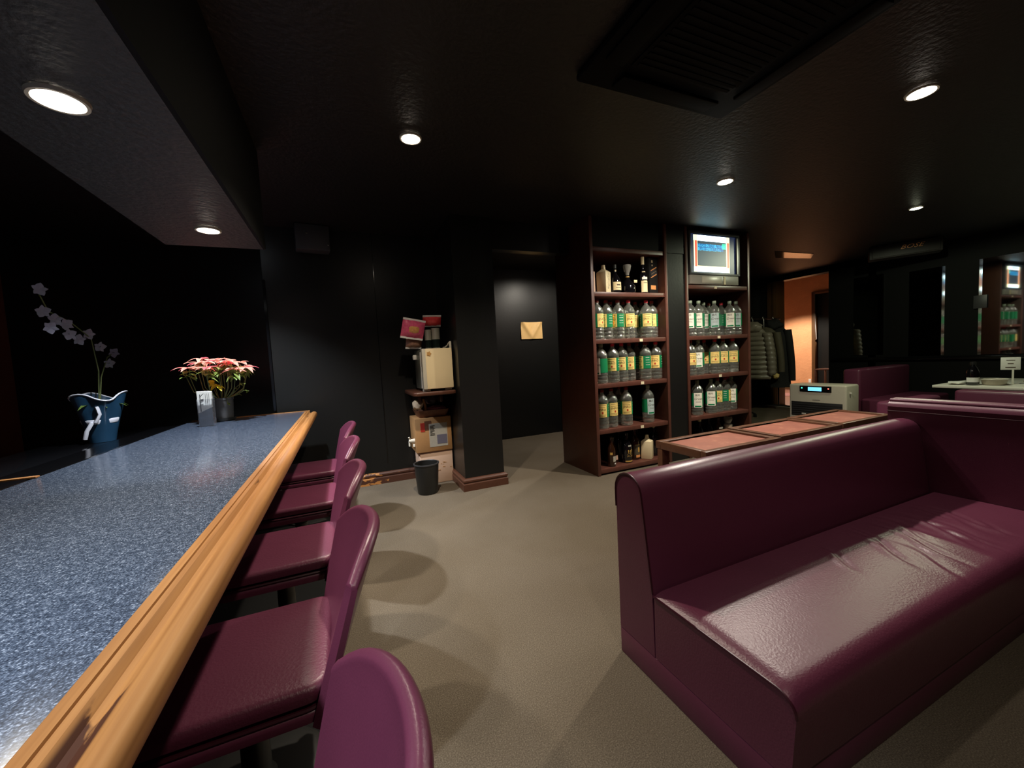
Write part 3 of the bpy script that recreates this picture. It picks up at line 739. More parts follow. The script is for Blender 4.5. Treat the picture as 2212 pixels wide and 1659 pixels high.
Y_, Wh, Pa = 'yellow', 'white', 'pale'
put_row('L', S[3], X0, X1, [
 (2.336, 2.45, Y_, 'dark_cap', 0.9, 0), (2.446, 2.566, Y_, 'dark_cap', -0.75, 0), (2.588, 2.715, Y_, 'dark_cap', -1.0, 0), (2.722, 2.856, Y_, 'red_cap', 0.35, 0), (2.951, 3.096, Y_, 'red_cap', 0.15, 0), (3.075, 3.23, Y_, 'dark_cap', -0.1, 0),
 (2.811, 2.949, Y_, 'dark_cap', -0.4, 1), (2.50, 2.62, Y_, 'dark_cap', 0.8, 1), (2.66, 2.78, Y_, 'dark_cap', 0.2, 1), (2.90, 3.03, Y_, 'dark_cap', 0.4, 1)],
 'clear bottles on the upper bottle shelf, left bookcase', "upper bottle shelf of left bookcase")
put_row('L', S[4], X0, X1, [
 (2.364, 2.48, Wh, 'green_cap', -0.9, 0), (2.505, 2.628, Y_, 'red_cap', -0.25, 0), (2.617, 2.746, Y_, 'red_cap', -0.15, 0), (2.714, 2.847, Y_, 'dark_cap', 0.0, 0),
 (2.92, 3.063, Y_, 'dark_cap', -1.2, 0), (3.064, 3.215, Y_, 'red_cap', -0.3, 0), (2.80, 2.954, Y_, 'dark_cap', 1.5, 1), (2.99, 3.12, Y_, 'dark_cap', 1.2, 1)],
 'clear bottles on the middle bottle shelf, left bookcase', "middle bottle shelf of left bookcase")
put_row('L', S[5], X0, X1, [
 (2.356, 2.472, Y_, 'dark_cap', 0.0, 0), (2.469, 2.59, Y_, 'dark_cap', 0.55, 0), (2.655, 2.785, Y_, 'dark_cap', 0.1, 0), (2.94, 3.085, Pa, 'green_cap', 0.6, 0), (2.56, 2.69, Y_, 'dark_cap', 1.4, 1)],
 'clear bottles on the lower bottle shelf, left bookcase', "lower bottle shelf of left bookcase")
X0, X1 = 3.454, 4.386
put_row('R', S[3], X0, X1, [
 (3.575, 3.75, Wh, 'green_cap', -0.1, 0), (3.70, 3.87, Wh, 'green_cap', -0.1, 0), (3.944, 4.137, Pa, 'green_cap', 0.1, 0), (4.193, 4.39, Wh, 'green_cap', 0.1, 0), (4.302, 4.513, Pa, 'green_cap', 0.1, 0),
 (3.79, 3.954, Wh, 'green_cap', 0.5, 1), (4.056, 4.255, Y_, 'red_cap', -1.1, 1), (3.856, 4.045, Wh, 'dark_cap', 1.2, 1)],
 'clear bottles on the upper bottle shelf, right bookcase', "upper bottle shelf of right bookcase")
put_row('R', S[4], X0, X1, [
 (3.56, 3.74, Y_, 'dark_cap', 0.6, 0), (3.682, 3.863, Wh, 'green_cap', 0.0, 0), (3.94, 4.133, Y_, 'red_cap', 0.05, 0), (4.075, 4.275, Y_, 'dark_cap', 0.1, 0), (4.237, 4.445, Y_, 'red_cap', 0.1, 0), (4.355, 4.569, Y_, 'red_cap', 0.15, 0),
 (3.774, 3.955, Y_, 'red_cap', 0.2, 1)],
 'clear bottles on the middle bottle shelf, right bookcase', "middle bottle shelf of right bookcase")
put_row('R', S[5], X0, X1, [
 (3.651, 3.83, Wh, 'green_cap', 0.2, 0), (3.868, 4.058, Wh, 'green_cap', 0.05, 0), (3.972, 4.167, Y_, 'dark_cap', 0.1, 0), (4.094, 4.295, Y_, 'dark_cap', 1.5, 0), (4.202, 4.409, Wh, 'green_cap', 0.1, 0), (4.377, 4.592, Y_, 'red_cap', 0.1, 0)],
 'clear bottles on the lower bottle shelf, right bookcase', "lower bottle shelf of right bookcase")

# ---- liquor on the top shelf and empties at the bottom
def jug(name, label, x, y, z, rz, w, d, h, txt=True, m='ceramic', group=None):
    t = thing(name, label, 'bottle', (x, y, z+0.0015), rz, group)
    bm = B(); L = []
    for s, zz in ((0.97, 0), (1, 0.004), (1, h*0.72), (0.97, h*0.745), (0.42, h*0.83), (0.30, h*0.86), (0.30, h*0.93)):
        L.append([(px*s, py*s, zz) for px, py in rrect(w, d, 0.006, 3)])
    loft(bm, L, closed=True, cap=True); obj('body', bm, M[m], t, smooth=30)
    obj('stopper', lathe(B(), [(0, h*0.93), (0.017, h*0.93), (0.018, h*0.99), (0.012, h), (0, h)], 14), M[m], t)
    if txt:
        bm = B()
        for i, ch in enumerate('いいちこ日田'):
            b = text_mesh(ch, 0.026); xf(b, lambda px, py, pz: (px+(-0.008 if i % 2 else 0.006), -d-0.0008, h*0.66-i*0.027+py)); merge(bm, b)
        obj('lettering', bm, M['ink_black'], t)
    return t
def round_bottle(name, label, x, y, z, prof, m, parts, group=None, rz=0, seg=24):
    t = thing(name, label, 'bottle', (x, y, z+0.0015), rz, group)
    obj('body', lathe(B(), prof, seg), M[m], t)
    for nm, mm, f in parts: obj(nm, f(), M[mm], t)
    return t
z = S[2]; g = 'liquor on the top shelf of the left bookcase'
tag(obj('thin_carton', box(B(), 2.262, 2.30, 3.22, 3.34, z+0.0015, z+0.20, 0.002), M['pink_card']), 'thin pale carton at the left end of the top liquor shelf', 'box', g)
jug('ceramic_flask', 'square cream ceramic flask with vertical black lettering on the top shelf', 2.43, 3.26, z, 0.45, 0.052, 0.052, 0.272, group=g)
def cp(r, a0, a1, z0, z1): return lambda: cyl_patch(B(), r, a0, a1, z0, z1)
round_bottle('whisky_bottle', 'dark short-necked bottle with a wide cream label on the top shelf', 2.566, 3.26, z,
 [(0, 0), (0.055, 0), (0.058, 0.008), (0.058, 0.115), (0.045, 0.15), (0.022, 0.19), (0.016, 0.21), (0.016, 0.255)], 'black_glass',
 [('label', 'cream_label', cp(0.0588, -0.95, 0.95, 0.025, 0.105)), ('neck_seal', 'cream_label', cp(0.0172, -0.6, 0.6, 0.215, 0.23)), ('cap', 'black_plastic', lambda: lathe(B(), [(0.0175, 0.245), (0.0175, 0.282), (0, 0.284)], 16)),
  ('label_print', 'ink', lambda: merge(cyl_patch(B(), 0.0594, -0.5, 0.5, 0.045, 0.049), cyl_patch(B(), 0.0594, -0.35, 0.35, 0.07, 0.082)))], g)
round_bottle('brandy_decanter', 'dark decanter with a crystal stopper and a cream tag on the top shelf', 2.73, 3.27, z,
 [(0, 0), (0.075, 0), (0.082, 0.02), (0.08, 0.07), (0.06, 0.11), (0.028, 0.14), (0.02, 0.16), (0.02, 0.185)], 'black_glass',
 [('stopper', 'crystal', lambda: lathe(B(), [(0.018, 0.185), (0.022, 0.21), (0.034, 0.235), (0.042, 0.275), (0.038, 0.29), (0.02, 0.298), (0, 0.30)], 10)),
  ('hang_tag', 'cream_label', lambda: box(B(), 0.015, 0.055, -0.083, -0.079, 0.098, 0.125, 0.003)), ('neck_ring', 'gold', lambda: lathe(B(), [(0.0215, 0.163), (0.0225, 0.168), (0.0215, 0.173)], 16))], g)
round_bottle('cognac_bottle', 'tall slim dark bottle with cream cap and label on the top shelf', 2.90, 3.235, z,
 [(0, 0), (0.041, 0), (0.043, 0.006), (0.043, 0.155), (0.036, 0.19), (0.02, 0.225), (0.0155, 0.26), (0.0155, 0.35)], 'black_glass',
 [('label', 'cream_label', cp(0.0437, -1.1, 1.1, 0.01, 0.125)), ('upper_label', 'lab_white', cp(0.0437, -0.9, 0.9, 0.137, 0.162)), ('neck_medallion', 'cream_label', cp(0.026, -1.0, 1.0, 0.19, 0.222)),
  ('cap', 'cream_label', lambda: lathe(B(), [(0.017, 0.29), (0.0175, 0.368), (0.012, 0.374), (0, 0.374)], 16)), ('label_print', 'ink', lambda: cyl_patch(B(), 0.0443, -0.6, 0.6, 0.10, 0.104))], g)
t = thing('whisky_box', 'tall black whisky carton with a slanted label on the top shelf', 'box', (3.045, 3.30, z+0.0015), 0.18, g)
obj('carton', box(B(), -0.068, 0.068, -0.055, 0.055, 0, 0.37, 0.002), M['black_plastic'], t)
rotm = Matrix.Rotation(math.radians(-24), 3, 'Y')
obj('slanted_label', box(B(), -0.052, 0.05, -0.0565, -0.055, 0.185, 0.255, 0.0, rot=rotm), M['dark_grey'], t)
bm = B(); box(bm, -0.052, 0.05, -0.058, -0.0565, 0.252, 0.262, rot=rotm); box(bm, -0.052, 0.05, -0.058, -0.0565, 0.180, 0.190, rot=rotm)
obj('label_stripe', bm, M['copper'], t)
obj('label_text', xf(text_mesh('JOHNNIE WALKER', 0.011), lambda x, y, z_: (x*math.cos(0.42)-y*math.sin(0.42)*0, -0.0585, 0.22+y+x*0.42)), M['cream_label'], t)
obj('lower_plate', box(B(), -0.05, 0.03, -0.057, -0.055, 0.045, 0.088), M['copper'], t)
bm = B(); box(bm, -0.035, -0.012, -0.057, -0.055, 0.318, 0.345, 0.008); box(bm, -0.03, -0.014, -0.057, -0.055, 0.285, 0.30, 0.005)
obj('emblem', bm, M['cream_label'], t)

z = S[6]; g = 'empties on the floor shelf of the left bookcase'
beer = lambda h, r: [(0, 0), (r-0.004, 0), (r, 0.005), (r, h*0.52), (r*0.9, h*0.60), (r*0.45, h*0.74), (r*0.36, h*0.80), (r*0.36, h*0.96), (r*0.42, h*0.965), (r*0.42, h*0.985), (r*0.36, h)]
round_bottle('beer_bottle', 'dark brown bottle with a pale lower label, in front at left of the floor shelf', 2.425, 3.235, z, beer(0.30, 0.043), 'brown_glass',
 [('label', 'label_grey', cp(0.0436, -0.2, 1.2, 0.05, 0.105)), ('lower_label', 'white_paper', cp(0.0436, 0.15, 1.1, 0.022, 0.036)), ('emblem', 'gold', cp(0.0436, -0.9, -0.3, 0.12, 0.145))], g)
round_bottle('beer_bottle', 'plain brown bottle tucked in the left corner of the floor shelf', 2.335, 3.36, z, beer(0.27, 0.04), 'brown_glass', [], g)
round_bottle('triangular_bottle', 'squat cone-shaped brown bottle on the floor shelf', 2.545, 3.36, z, [(0, 0), (0.058, 0), (0.062, 0.01), (0.055, 0.07), (0.03, 0.16), (0.014, 0.20), (0.014, 0.24), (0.017, 0.245), (0.017, 0.255), (0, 0.255)], 'brown_glass',
 [('label', 'pink_card', cp(0.0605, -0.2, 0.2, 0.03, 0.075))], g)
round_bottle('sake_bottle', 'black bottle with a large gold character on the floor shelf', 2.645, 3.27, z, beer(0.31, 0.055), 'black_glass',
 [('character', 'gold', lambda: cyl_text('黒', 0.085, 0.0562, 0.12, 0.095)), ('base_band', 'gold', cp(0.0558, -0.9, 0.9, 0.012, 0.025)), ('shoulder_mark', 'label_grey', cp(0.053, -0.3, 0.5, 0.165, 0.185))], g)
round_bottle('sake_bottle', 'tall brown bottle with an orange-based label on the floor shelf', 2.80, 3.33, z, beer(0.333, 0.056), 'brown_glass',
 [('label', 'olive', cp(0.0567, -0.6, 0.9, 0.05, 0.16)), ('base_label', 'copper', cp(0.0567, -0.4, 0.8, 0.022, 0.048)), ('label_frame', 'gold', lambda: merge(cyl_patch(B(), 0.0573, -0.55, 0.85, 0.154, 0.158), cyl_patch(B(), 0.0573, 0.0, 0.4, 0.08, 0.13)))], g)
jug('ceramic_flask', 'plain square cream ceramic flask on the floor shelf', 2.92, 3.27, z, 0.62, 0.054, 0.054, 0.25, txt=False, group=g)
round_bottle('wine_bottle', 'dark bottle with a white cap at the right of the floor shelf', 3.07, 3.33, z, beer(0.33, 0.045), 'black_glass',
 [('cap', 'cream_label', lambda: lathe(B(), [(0.019, 0.305), (0.02, 0.33), (0.012, 0.337), (0, 0.337)], 14))], g)
round_bottle('beer_bottle', 'dark bottle behind the plain ceramic flask on the floor shelf', 2.93, 3.44, z, beer(0.335, 0.045), 'black_glass', [], g)
round_bottle('beer_bottle', 'dark bottle at the back between the two sake bottles of the floor shelf', 2.70, 3.46, z, beer(0.335, 0.045), 'black_glass', [], g)
g = 'empties on the floor shelf of the right bookcase'
round_bottle('wine_bottle', 'dark bottle with a white cap at the left of the lowest shelf behind the tables', 3.70, 3.28, z, beer(0.325, 0.043), 'black_glass',
 [('cap', 'cream_label', lambda: lathe(B(), [(0.019, 0.305), (0.0195, 0.330), (0, 0.332)], 14))], g)
round_bottle('beer_bottle', 'plain dark bottle in the middle of the lowest shelf behind the tables', 3.87, 3.30, z, beer(0.335, 0.043), 'black_glass', [], g)
round_bottle('clear_flask', 'grey glass bottle with a pale shoulder on the lowest shelf behind the tables', 4.00, 3.28, z, beer(0.32, 0.05), 'brown_glass', [('shoulder_label', 'label_grey', cp(0.048, -0.7, 0.7, 0.19, 0.21))], g)
round_bottle('globe_bottle', 'round-topped clear bottle rising above the table edge on the lowest shelf', 4.16, 3.28, z, [(0, 0), (0.05, 0), (0.055, 0.01), (0.05, 0.22), (0.03, 0.235), (0.045, 0.26), (0.052, 0.285), (0.045, 0.312), (0.02, 0.326), (0, 0.328)], 'pet', [('stopper', 'red_cap', lambda: lathe(B(), [(0.012, 0.324), (0.012, 0.340), (0, 0.340)], 12)), ('liquid', 'pink_card', lambda: lathe(B(), [(0, 0.01), (0.046, 0.012), (0.044, 0.21), (0, 0.21)], 18))], g)

# ------------------------------------------------------------------ television
t = thing('television', 'old grey television showing a red-bordered karaoke screen in the right bookcase', 'television', (3.86, 3.17, TVS))
TY = 0.0
bm = B(); box(bm, -0.375, 0.39, 0.03, 0.50, 0.005, 0.565, 0.012)
obj('cabinet', bm, M['dark_grey'], t)
bm = B()
for a in ((-0.38, 0.395, 0.545, 0.575), (-0.38, -0.355, 0.125, 0.545), (0.345, 0.395, 0.125, 0.545), (-0.38, 0.395, 0.108, 0.13)):
    box(bm, a[0], a[1], TY-0.005, 0.04, a[2], a[3], 0.004)
obj('bezel', bm, M['dark_grey'], t)
obj('lower_panel', box(B(), -0.375, 0.375, TY, 0.04, 0.008, 0.108, 0.006), M['grey_plastic'], t)
obj('speaker_slot', box(B(), -0.20, 0.10, TY-0.002, 0.0, 0.025, 0.092, 0.002), M['cream_side'], t)
obj('sticker', box(B(), 0.135, 0.160, TY-0.004, 0.0, 0.012, 0.098), M['cream_label'], t)
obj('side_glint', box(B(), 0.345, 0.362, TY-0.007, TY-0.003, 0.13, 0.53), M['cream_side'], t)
scr = obj('screen', box(B(), -0.356, 0.346, 0.012, 0.03, 0.128, 0.547), M['tv_side'], t)
def sbox(x0, x1, z0, z1, d=0.0115, bev=0): return box(B(), x0, x1, d-0.001, d+0.0005, z0, z1, bev)
obj('picture', sbox(-0.300, 0.245, 0.145, 0.535, 0.0118), M['tv_dark'], scr)
obj('top_banner', sbox(-0.300, 0.245, 0.475, 0.535, 0.0108), M['tv_white'], scr)
obj('top_banner', sbox(-0.235, 0.06, 0.495, 0.525, 0.0100), M['tv_cyan'], scr)
obj('bottom_banner', sbox(-0.300, 0.245, 0.145, 0.205, 0.0108), M['tv_white'], scr)
obj('bottom_banner', sbox(-0.245, 0.20, 0.172, 0.186, 0.0100), M['tv_cyan'], scr)
obj('bottom_banner', sbox(-0.245, 0.20, 0.198, 0.208, 0.0100), M['tv_yellow'], scr)
for a, b in ((-0.300, -0.248), (0.193, 0.245)):
    obj('side_border', sbox(a, b, 0.145, 0.535, 0.0104), M['tv_yellow'], scr)
    obj('side_border', sbox(a+0.014, b-0.006, 0.20, 0.475, 0.0098), M['tv_red'], scr)
obj('text_glow', sbox(0.13, 0.193, 0.40, 0.462, 0.0113), M['tv_green'], scr)
obj('text_glow', sbox(-0.248, 0.15, 0.375, 0.445, 0.0114), M['tv_blue'], scr)
for body, zc in (('いらっしゃいませようこそお越し下さいました', 0.425), ('楽しいひとときをおすごし下さい。', 0.385)):
    b = text_mesh(body, 0.03, 'LEFT')
    wmax = max(v.co.x for v in b.verts); s = (0.41 if zc > 0.4 else 0.35)/max(wmax, 1e-3)
    obj('caption', xf(b, lambda x, y, z_: (-0.24+x*s, 0.0095, zc+y*1.35)), M['tv_text'], scr)

# ------------------------------------------------------------------ fridge corner
WY = 4.18
t = thing('wall_shelf', 'small brown wall shelf under the cream fridge', 'shelf', (0.762, 3.865, 0.90))
bm = B(); L = []
for zz, s in ((0, 0.985), (0.006, 1), (0.028, 1), (0.034, 0.985)): L.append([(x*s, y*s, zz) for x, y in rrect(0.195, 0.30, 0.03, 4)])
loft(bm, L, closed=True, cap=True); obj('board', bm, M['base_wood'], t)
for sx in (-0.12, 0.09): obj('bracket', box(B(), sx, sx+0.03, -0.05, 0.305, -0.09, 0.0, 0.003), M['brown_wood'], t)
t = thing('mini_fridge', 'cream mini fridge on the brown wall shelf', 'fridge', (0.80, 3.785, 0.9345), 0.02)
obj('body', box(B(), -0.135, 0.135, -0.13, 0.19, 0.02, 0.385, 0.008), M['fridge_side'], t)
obj('side_strip', box(B(), -0.139, -0.125, -0.12, -0.07, 0.03, 0.365, 0.003), M['white_plastic'], t)
dr = obj('door', box(B(), -0.13, 0.142, -0.185, -0.135, 0.022, 0.392, 0.008), M['cream'], t)
obj('door_edge', box(B(), -0.139, -0.105, -0.19, -0.13, 0.022, 0.392, 0.005), M['cream_side'], dr)
bm = B()
for k in range(10):
    a0 = 2*PI*k/10; r = 0.016 if k % 2 else 0.024
    bm.verts.new((-0.075+r*math.cos(a0), -0.1905, 0.345+r*math.sin(a0)))
bm.faces.new(bm.verts[:]); obj('sticker', bm, mat('gold_sticker', srgb(196, 148, 84), 0.5), dr)
for sx in (-0.10, 0.10): obj('foot', box(B(), sx-0.035, sx+0.03, -0.15, -0.10, 0.0, 0.022, 0.003), M['cream_side'], t)
obj('knob', lathe(B(), [(0, 0.30), (0.018, 0.30), (0.02, 0.31), (0.02, 0.335), (0.014, 0.345), (0, 0.345)], 14, -0.15, 0.10), M['white_plastic'], t)
obj('rack_handle', tube(B(), [(0.098, -0.05, 0.40), (0.11, -0.08, 0.402), (0.128, -0.10, 0.42), (0.135, -0.12, 0.44)], 0.008, 8), M['cream_side'], t)
obj('side_bar', box(B(), 0.128, 0.148, -0.16, -0.14, 0.33, 0.455, 0.004), M['cream_side'], t)
obj('power_cord', tube(B(), [(0.14, 0.08, 0.40), (0.148, 0.04, 0.25), (0.150, 0.02, 0.12), (0.148, 0.0, 0.03), (0.12, -0.14, 0.012)], 0.0035, 6), M['grey_plastic'], t)
def packet(name, label, loc, rot, w, h, d, m, group=None, window=None):
    t = thing(name, label, 'snack packet', loc, 0, group)
    nu, nv = 14, 10; rows = []
    for j in range(nv+1):
        v = j/nv*2-1; row = []
        for i in range(nu+1):
            u = i/nu*2-1
            puff = d*(1-abs(u)**2.5)*(1-abs(v)**2.5) + 0.004*noise.noise(Vector((u*3+loc[0]*9, v*3, 1)))
            row.append((u*w, -puff, v*h))
        rows.append(row)
    bm = B(); loft(bm, rows); loft(bm, [[(x, -y*0.9, z_) for x, y, z_ in r] for r in rows])
    o = obj('bag', bm, M[m], t, smooth=60); o.rotation_euler = rot
    for za, zb in ((h-0.006, h+0.012), (-h-0.012, -h+0.006)): obj('seal', box(B(), -w, w, -0.003, 0.003, za, zb), M['white_paper'], t).rotation_euler = rot
    if window:
        bm = B(); rws = [[(x*0.8, y-0.004, z_*0.7) for x, y, z_ in r[3:-3]] for r in rows[2:-2]]; loft(bm, rws); o3 = obj('window', bm, M[window], t, smooth=60); o3.rotation_euler = rot
    return t
FT = 0.934+0.3945
packet('snack_packet', 'pink snack packet with a see-through middle leaning left on top of the fridge', (0.622, 3.71, FT+0.185), (0.25, 0.16, 0.15), 0.105, 0.082, 0.034, 'pink_pack', window='snack')
packet('snack_packet', 'brown flat snack packets stacked under the pink packet on the fridge', (0.635, 3.80, FT+0.062), (0.35, 0.05, 0.1), 0.075, 0.045, 0.035, 'pack_low')
packet('snack_packet', 'bright red packet lying on top of the two tall tins', (0.81, 3.76, FT+0.262), (0.75, 0.0, -0.1), 0.085, 0.055, 0.03, 'red_pack')
def tin(label, x, y, h, r):
    t = thing('tin_canister', label, 'tin', (x, y, FT))
    obj('can', lathe(B(), [(0, 0.0), (r, 0), (r, h), (0, h)], 24), M['tin'], t)
    obj('label_band', lathe(B(), [(r+0.0006, 0.01), (r+0.0006, h*0.45)], 24), M['tin_dark'], t)
    obj('lid', lathe(B(), [(r+0.001, h-0.012), (r+0.002, h), (0, h+0.002)], 24), M['tin'], t)
tin('taller shiny tin under the red packet on the fridge', 0.84, 3.77, 0.195, 0.040)
tin('shorter shiny tin beside the pink packet on the fridge', 0.766, 3.765, 0.18, 0.030)
# boxes, basket, bin
t = thing('foam_carton', 'pale pink carton on the floor beneath the cardboard box', 'box', (0.80, 4.0, 0))
obj('carton', box(B(), -0.17, 0.155, -0.145, 0.145, 0.0, 0.325, 0.012), M['pink_card'], t)
bm = B()
for k in range(7): q = rng.uniform(-0.05, 0.14); zq = rng.uniform(0.06, 0.28); box(bm, q, q+rng.uniform(0.01, 0.03), -0.1465, -0.1455, zq, zq+0.006)
obj('scuff_mark', bm, M['cardboard'], t)
t = thing('cardboard_box', 'brown cardboard box with a grey shipping label stacked in the corner', 'box', (0.775, 4.0, 0.327), 0.0)
obj('carton', box(B(), -0.175, 0.178, -0.16, 0.16, 0.0, 0.335, 0.004), M['cardboard'], t)
obj('shipping_label', box(B(), -0.045, 0.135, -0.1625, -0.16, 0.045, 0.275), M['label_grey'], t)
obj('label_panel', box(B(), 0.03, 0.128, -0.164, -0.1625, 0.07, 0.16), M['label_blue'], t)
bm = B()
for k in range(8): box(bm, -0.036, -0.036+rng.uniform(0.02, 0.06), -0.164, -0.1625, 0.16+k*0.013, 0.166+k*0.013)
obj('label_print', bm, M['ink_black'], t)
obj('red_sticker', box(B(), -0.125, -0.085, -0.1625, -0.16, 0.205, 0.29), M['label_red'], t)
obj('packing_tape', box(B(), -0.085, -0.02, -0.1618, -0.16, 0.215, 0.305), M['basket'], t)
t = thing('spigot', 'white plastic tap sticking out of the left of the cardboard box', 'tap', (0.60, 3.93, 0.44))
obj('barrel', tube(B(), [(0.0, 0, 0), (-0.03, 0, 0), (-0.055, 0, 0.002)], [0.022, 0.02, 0.016], 12), M['white_plastic'], t)
obj('handle', tube(B(), [(-0.045, 0, 0.02), (-0.055, -0.01, 0.04)], 0.008, 8), M['white_plastic'], t)
obj('spout', tube(B(), [(-0.05, 0, 0), (-0.052, -0.005, -0.05)], 0.009, 8), M['white_plastic'], t)
obj('plug', tube(B(), [(-0.01, -0.02, -0.03), (-0.012, -0.03, -0.055)], 0.010, 8), M['white_plastic'], t)
t = thing('plastic_basket', 'shallow brown basket on top of the cardboard box', 'basket', (0.79, 3.99, 0.663))
bm = B(); L = []
for zz, s in ((0, 0.80), (0.004, 0.82), (0.065, 0.98), (0.072, 1.0), (0.066, 0.95), (0.008, 0.78)): L.append([(x*s, y*s, zz) for x, y in rrect(0.165, 0.145, 0.03, 4)])
loft(bm, L, closed=True, cap=True); obj('basket', bm, M['basket'], t)
def lump(bm, c, s, seed, n=2):
    b = bmesh.new(); bmesh.ops.create_icosphere(b, subdivisions=3, radius=1)
    for v in b.verts:
        k = 1+0.35*noise.noise(v.co*1.7+Vector((seed, seed*2, 0))); v.co = Vector((c[0]+v.co.x*s[0]*k, c[1]+v.co.y*s[1]*k, c[2]+v.co.z*s[2]*k))
    return merge(bm, b)
tag(obj('pink_towel', lump(B(), (0.835, 3.96, 0.735), (0.095, 0.09, 0.03), 3), M['pink_cloth']), 'folded pink towel in the basket', 'towel')
tag(obj('white_rag', lump(B(), (0.645, 3.875, 0.795), (0.05, 0.06, 0.05), 8), M['white_cloth']), 'crumpled whitish rag hanging at the left of the basket', 'rag')
tag(obj('clear_bag', lump(B(), (0.80, 3.99, 0.825), (0.065, 0.05, 0.045), 5), M['acrylic']), 'shiny clear plastic bag in the basket', 'plastic bag')
tag(obj('wooden_paddle', tube(B(), [(0.735, 3.93, 0.69), (0.722, 3.92, 0.78), (0.705, 3.915, 0.845)], [0.012, 0.014, 0.010], 8), M['cardboard']), 'pale stick standing in the left of the basket', 'stick')
t = thing('wastebasket', 'round black wastebasket on the carpet in front of the cartons', 'wastebasket', (0.645, 3.63, 0))
obj('bucket', lathe(B(), [(0, 0.004), (0.088, 0.0), (0.092, 0.006), (0.112, 0.272), (0.108, 0.272), (0.089, 0.012), (0, 0.012)], 36), M['black_plastic'], t)
obj('rim', lathe(B(), [(0.110, 0.268), (0.1165, 0.270), (0.1165, 0.280), (0.110, 0.282), (0.106, 0.276)], 36), M['dark_grey'], t)

# paper notice at the end of the passage
t = thing('paper_notice', 'creased buff paper notice on the end wall of the side passage', 'notice', (2.665, 5.395, 1.60))
nu, nv = 24, 18; rows = []
for j in range(nv+1):
    v = j/nv*2-1; row = []
    for i in range(nu+1):
        u = i/nu*2-1; fold = 0.030*math.exp(-((abs(u)-(v*0.45+0.35))/0.22)**2)*(0.4+0.6*(v+1)/2)
        row.append((u*0.178, -0.006-fold-0.006*(1-v)/2*1.5, v*0.126))
    rows.append(row)
bm = loft(B(), rows); loft(bm, [[(x, y+0.0015, z_) for x, y, z_ in r] for r in rows]); obj('sheet', bm, M['yellow_paper'], t, smooth=60)

# ------------------------------------------------------------------ poinsettia, menu holder
t = thing('poinsettia', 'potted pink poinsettia at the far end of the bar counter', 'potted plant', (-0.915, 3.84, CT+0.001))
obj('saucer', lathe(B(), [(0, 0), (0.078, 0), (0.086, 0.004), (0.09, 0.026), (0.085, 0.026), (0.08, 0.012), (0, 0.012)], 32), M['black_plastic'], t)
obj('pot', lathe(B(), [(0, 0.012), (0.072, 0.012), (0.080, 0.165), (0.083, 0.168), (0.083, 0.185), (0.078, 0.185), (0.076, 0.165), (0, 0.16)], 32), M['pot'], t)
obj('soil', lathe(B(), [(0, 0.168), (0.04, 0.17), (0.077, 0.166)], 24), M['soil'], t)
pr = random.Random(11)
def leaf_rows(base, yaw, pitch, L, Wd, droop=0.35, roll=0.0):
    rows = []; n = 7
    d = Vector((math.cos(yaw)*math.cos(pitch), math.sin(yaw)*math.cos(pitch), math.sin(pitch)))
    s = Vector((-math.sin(yaw), math.cos(yaw), 0)); nrm = d.cross(s)*-1
    if nrm.z < 0: nrm = -nrm
    s = s*math.cos(roll)+nrm*math.sin(roll)
    for i in range(n+1):
        q = i/n; wd = Wd*math.sin(PI*q**0.8)*(1-0.25*q)+0.0006
        c = Vector(base)+d*(L*q)-Vector((0, 0, 1))*(droop*L*q*q)
        rows.append([c-s*wd+nrm*wd*0.25, c-s*wd*0.5+nrm*wd*0.06, c, c+s*wd*0.5+nrm*wd*0.06, c+s*wd+nrm*wd*0.25])
    return rows
st = B(); br = B(); bh = B(); gl = B(); yl = B()
tips = []
for k in range(19):
    a = 2*PI*k*0.382+pr.uniform(-0.2, 0.2); R = 0.212*math.sqrt((k+0.3)/19)
    hz = 0.50-1.9*R*R + pr.uniform(-0.035, 0.02)
    tip = Vector((R*1.05*math.cos(a), R*math.sin(a), hz))
    b0 = Vector((0.02*math.cos(a), 0.02*math.sin(a), 0.165))
    m1 = b0.lerp(tip, 0.45)+Vector((0.36*R*math.cos(a), 0.36*R*math.sin(a), -0.04)); m2 = b0.lerp(tip, 0.8)+Vector((0.2*R*math.cos(a), 0.2*R*math.sin(a), -0.02))
    tube(st, [b0, b0.lerp(m1, 0.5)+Vector((0, 0, -0.008)), m1, m2, tip], [0.0042, 0.004, 0.0034, 0.003, 0.0025], 6)
    nb = pr.randint(5, 7)
    for q in range(nb):
        yw = 2*PI*q/nb+pr.uniform(-0.3, 0.3)+a
        loft(br, mi=1 if pr.random() < 0.2 else 0, rows=leaf_rows(tip+Vector((0, 0, 0.004)), yw, pr.uniform(-0.05, 0.4), pr.uniform(0.06, 0.115), pr.uniform(0.018, 0.028), pr.uniform(0.2, 0.6)))
    for q in range(6):
        yw = pr.uniform(0, 2*PI); p0 = m2.lerp(tip, pr.uniform(0.0, 0.8))
        loft(gl, leaf_rows(p0, yw, pr.uniform(-0.2, 0.3), pr.uniform(0.045, 0.08), pr.uniform(0.014, 0.022), pr.uniform(0.3, 0.8)))
for k in range(6): loft(gl, mi=1, rows=leaf_rows(Vector((pr.uniform(-0.05, 0.02), -0.06, 0.30+pr.uniform(-0.02, 0.05))), pr.uniform(0, 2*PI), pr.uniform(-0.6, 0.2), 0.06, 0.022, 0.5))
